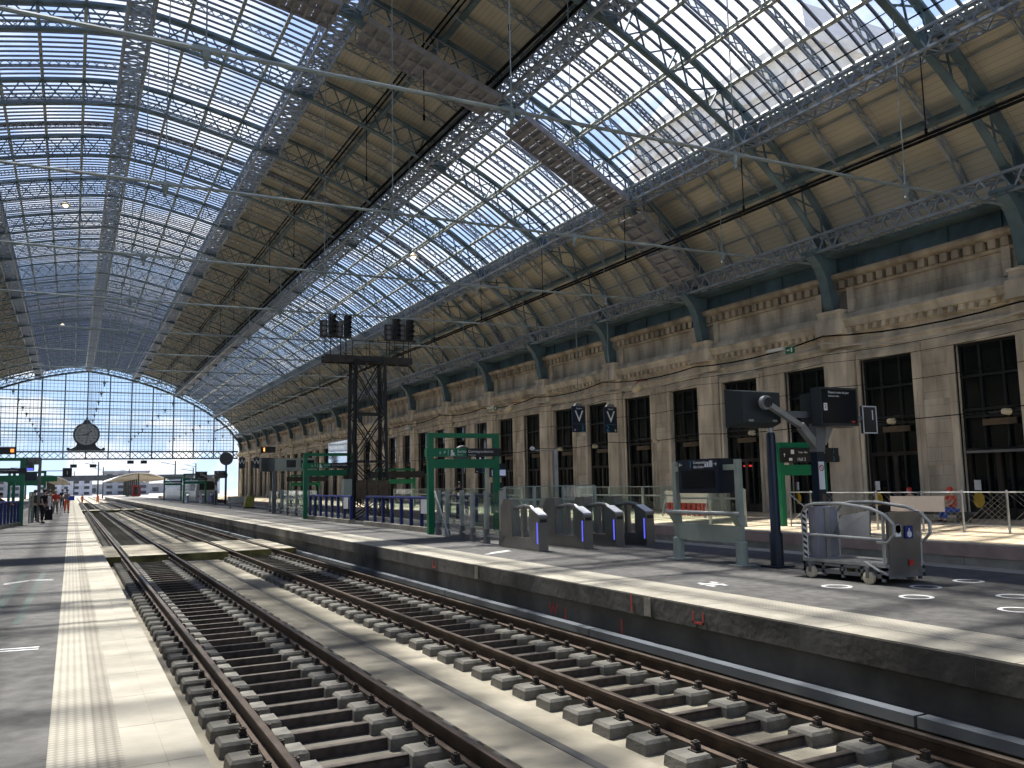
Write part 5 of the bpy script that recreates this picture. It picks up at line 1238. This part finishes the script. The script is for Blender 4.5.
def building(x, y, w, d, h, m, label, nx, nz):
    t = thing('building', label, 'building', (x,y,-.6)); MB().box(-w/2,w/2,0,d,0,h).build('walls', m, t); MB().box(-w/2-.5,w/2+.5,-.5,d+.5,h,h+.8).build('roof', M_far2, t)
    for i in range(nx):
        for j in range(nz): a = -w/2+w*(i+.5)/nx; z = h*(j+.45)/nz; MB().box(a-w/nx*.25,a+w/nx*.25,-.15,0,z-h/nz*.25,z+h/nz*.25).build('window', M_fdark, t)
building(-3,520,26,14,9,M_far,'pale far building straight behind the tracks',5,3); building(26,500,22,14,12,M_far2,'grey far building right of the tracks beyond the canopy',4,4); building(56,470,26,14,9,M_far,'pale far building behind the grey train',5,3); building(-34,480,26,14,9,M_far2,'grey far building at the left beyond the canopy',4,3); building(36,640,70,14,6,M_far2,'long low grey far shed along the horizon right of the tracks',9,1); building(84,420,22,14,8,M_canopy,'low cream far building near the facade end',4,2)
mi = 0
for x, y, h, ph in ((-9.5,230,14,'leftmost in the opening'),(5.9,240,16,'between the two tracks'),(9.4,320,17,'right of the tracks by the footbridge'),(21.5,215,15,'beside the pale canopy'),(27.5,232,13,'behind the grey train'),(31.5,260,16,'near the facade end'),(1.0,420,18,'far straight ahead'),(19.0,350,17,'far behind the right canopy')):
    t = thing('catenary_mast', f'slim overhead line mast beyond the hall end, {ph}', 'mast', (x,y,-.6)); MB().lathe([(.22,0),(.14,h*.62)],(0,0,0),'z',8).build('mast', M_fdark, t)
    MB().bar((0,0,h*.56),(-3.2,0,h*.60),.12,.12).build('arm', M_fdark, t); MB().bar((0,0,h*.62),(-2.6,0,h*.60),.06,.06).build('stay', M_fdark, t)
for x, y, lab in ((2.45,0,'nearer track'),(5.95,1,'farther track')):
    cable([(x,186,5.6),(x,600,5.6)], .03, f'overhead contact wire above the {lab} beyond the hall end', 'contact_wire')
t = thing('train', 'grey train front with a dark windscreen standing by the gate platform beyond the far gates', 'train', (17.05,128,-.1)); b = MB(); b.prism([(-1.45,.3),(1.45,.3),(1.5,1.2),(1.4,2.6),(1.15,3.6),(.7,3.95),(-.7,3.95),(-1.15,3.6),(-1.4,2.6),(-1.5,1.2)],'y',0,48); b.build('body', M_galv, t)
MB().box(-1.0,1.0,-.06,.05,2.1,3.3).build('windscreen', M_screen, t); 
for x in (-1.0,1.0): MB().lathe([(.16,-.06),(.16,.02)],(x,0,1.2),'y',12).build('headlamp', M_red, t)
for s in (-1,1): MB().box(s*1.44-.02,s*1.44+.02,2,46,2.0,2.9).build('window_band', M_screen, t)
t = thing('red_cabinet', 'red cabinet with a dark glass front at the far end of the gate platform', 'cabinet', (14.6,236,PZ)); MB().box(-.95,.95,-.5,.5,0,2.7).build('body', M_red, t); MB().box(-.6,.6,-.56,-.5,.5,2.3).build('glass_front', M_fdark, t)
for x, y, z, lab in ((9.7,176,7.05,'small dark lamp hung under the end truss, left of the pair'),(12.0,176,7.05,'small dark lamp hung under the end truss, right of the pair'),(3.4,176,6.4,'small dark lamp over the tracks under the end truss, by the farther track'),(.2,176,6.4,'small dark lamp over the tracks under the end truss, by the left platform')):
    t = thing('hanging_lamp', lab, 'lamp', (x,176,z)); MB().box(-.55,.55,-.3,.3,0,.6).build('case', M_fdark, t); MB().tube([(0,0,.6),(0,5.7,8.1-z)],.04,5).build('rod', M_fdark, t)

# the station pavilion seen through the side skylight
t = thing('pavilion', 'tall pale stone pavilion seen through the glass of the side skylight', 'building', (50,47,-.6))
M_pav = stone_mat('pale_pavilion_stone', (.62,.60,.56), 2.0, .7, .01, .7)
MB().box(-9,9,-9.5,9.5,0,30.5).build('walls', M_pav, t); b = MB(); b.box(-9.6,9.6,-10.1,10.1,30.5,31.2); b.box(-9.3,9.3,-9.8,9.8,28.6,29.0); b.build('cornice', M_pav, t)
MB().frustum((0,0,31.2),(18.6,19.6),(12,13),4.5).build('roof', mat('slate_roof', (.20,.21,.23), .7, 0, .12, .5), t)
for y in (-8.6,-3.2,3.2,8.6): MB().box(-9.35,-9,y-.6,y+.6,14,28.6).build('pilaster', mat('warm_pilaster', (.62,.52,.42), .9, 0, .1, .6), t)
for y in (-5.9,0,5.9):
    f = MB().box(-9.12,-9,y-1.1,y+1.1,19,26).build('window', M_pav, t); MB().box(-9.16,-9.12,y-.9,y+.9,19.2,25.8).build('pane', M_fdark, f)
# ------------------------------------------------------------------ sky, sun, camera
w = bpy.data.worlds.new('sky'); SC.world = w; w.use_nodes = True; nt = w.node_tree; bg = nt.nodes['Background']
tc = nt.nodes.new('ShaderNodeTexCoord'); sp = nt.nodes.new('ShaderNodeSeparateXYZ'); nt.links.new(tc.outputs['Generated'], sp.inputs[0])
# clouds are laid on a plane high above: direction / height
mz = nt.nodes.new('ShaderNodeMath'); mz.operation = 'MAXIMUM'; mz.inputs[1].default_value = .06; nt.links.new(sp.outputs['Z'], mz.inputs[0])
az = nt.nodes.new('ShaderNodeMath'); az.operation = 'ADD'; az.inputs[1].default_value = .12; nt.links.new(mz.outputs[0], az.inputs[0])
dv = nt.nodes.new('ShaderNodeVectorMath'); dv.operation = 'DIVIDE'; cz = nt.nodes.new('ShaderNodeCombineXYZ')
for i in range(3): nt.links.new(az.outputs[0], cz.inputs[i])
nt.links.new(tc.outputs['Generated'], dv.inputs[0]); nt.links.new(cz.outputs[0], dv.inputs[1])
mp = nt.nodes.new('ShaderNodeMapping'); mp.inputs['Location'].default_value = (1.3,.4,0); nt.links.new(dv.outputs[0], mp.inputs[0])
no = nt.nodes.new('ShaderNodeTexNoise'); no.inputs['Scale'].default_value = 1.7; no.inputs['Detail'].default_value = 9; no.inputs['Roughness'].default_value = .58
nt.links.new(mp.outputs[0], no.inputs['Vector'])
cr = nt.nodes.new('ShaderNodeValToRGB'); cr.color_ramp.elements[0].position = .47; cr.color_ramp.elements[1].position = .60
cr.color_ramp.elements[0].color = (0,0,0,1); cr.color_ramp.elements[1].color = (1,1,1,1); nt.links.new(no.outputs['Fac'], cr.inputs[0])
gr = nt.nodes.new('ShaderNodeValToRGB'); gr.color_ramp.elements[0].position = 0; gr.color_ramp.elements[1].position = .75
gr.color_ramp.elements[0].color = (.62,.78,.98,1); gr.color_ramp.elements[1].color = (.20,.33,.80,1); e = gr.color_ramp.elements.new(.16); e.color = (.42,.64,.97,1)
nt.links.new(sp.outputs['Z'], gr.inputs[0])
mx = nt.nodes.new('ShaderNodeMix'); mx.data_type = 'RGBA'; nt.links.new(cr.outputs[0], mx.inputs[0]); nt.links.new(gr.outputs[0], mx.inputs[6]); mx.inputs[7].default_value = (1.05,1.04,1.04,1)
nt.links.new(mx.outputs[2], bg.inputs['Color']); bg.inputs['Strength'].default_value = SKY_STRENGTH
sl = bpy.data.lights.new('sun', 'SUN'); so = bpy.data.objects.new('sun', sl); COL.objects.link(so)
sl.energy = SUN_STRENGTH; sl.color = (1,.95,.87); sl.angle = radians(1.1)
d = Vector(SUN_DROP); so.rotation_euler = d.to_track_quat('-Z','Y').to_euler()
cam = bpy.data.cameras.new('camera'); co = bpy.data.objects.new('camera', cam); COL.objects.link(co); SC.camera = co
F, yaw, pit, rol = 855.0, radians(27.22), radians(6.55), radians(-1.10)
fw = Vector((sin(yaw)*cos(pit), cos(yaw)*cos(pit), sin(pit))); rt = Vector((cos(yaw), -sin(yaw), 0)); up = rt.cross(fw)
rt, up = rt*cos(rol)+up*sin(rol), -rt*sin(rol)+up*cos(rol)
co.matrix_world = Matrix(((rt.x,up.x,-fw.x,0),(rt.y,up.y,-fw.y,0),(rt.z,up.z,-fw.z,2.25),(0,0,0,1)))
cam.sensor_width = 36; cam.lens = F*36/1024; cam.clip_end = 3000; cam.clip_start = .1
vs = SC.view_settings; vs.view_transform = 'Standard'; vs.look = 'None'; vs.gamma = 1; vs.use_curve_mapping = False; vs.exposure = EXPOSURE
cy = SC.cycles; cy.use_denoising = True; cy.transparent_max_bounces = 32; cy.max_bounces = 12; cy.diffuse_bounces = 8; cy.sample_clamp_indirect = 6
cy.use_adaptive_sampling = False; cy.caustics_reflective = False; cy.caustics_refractive = False
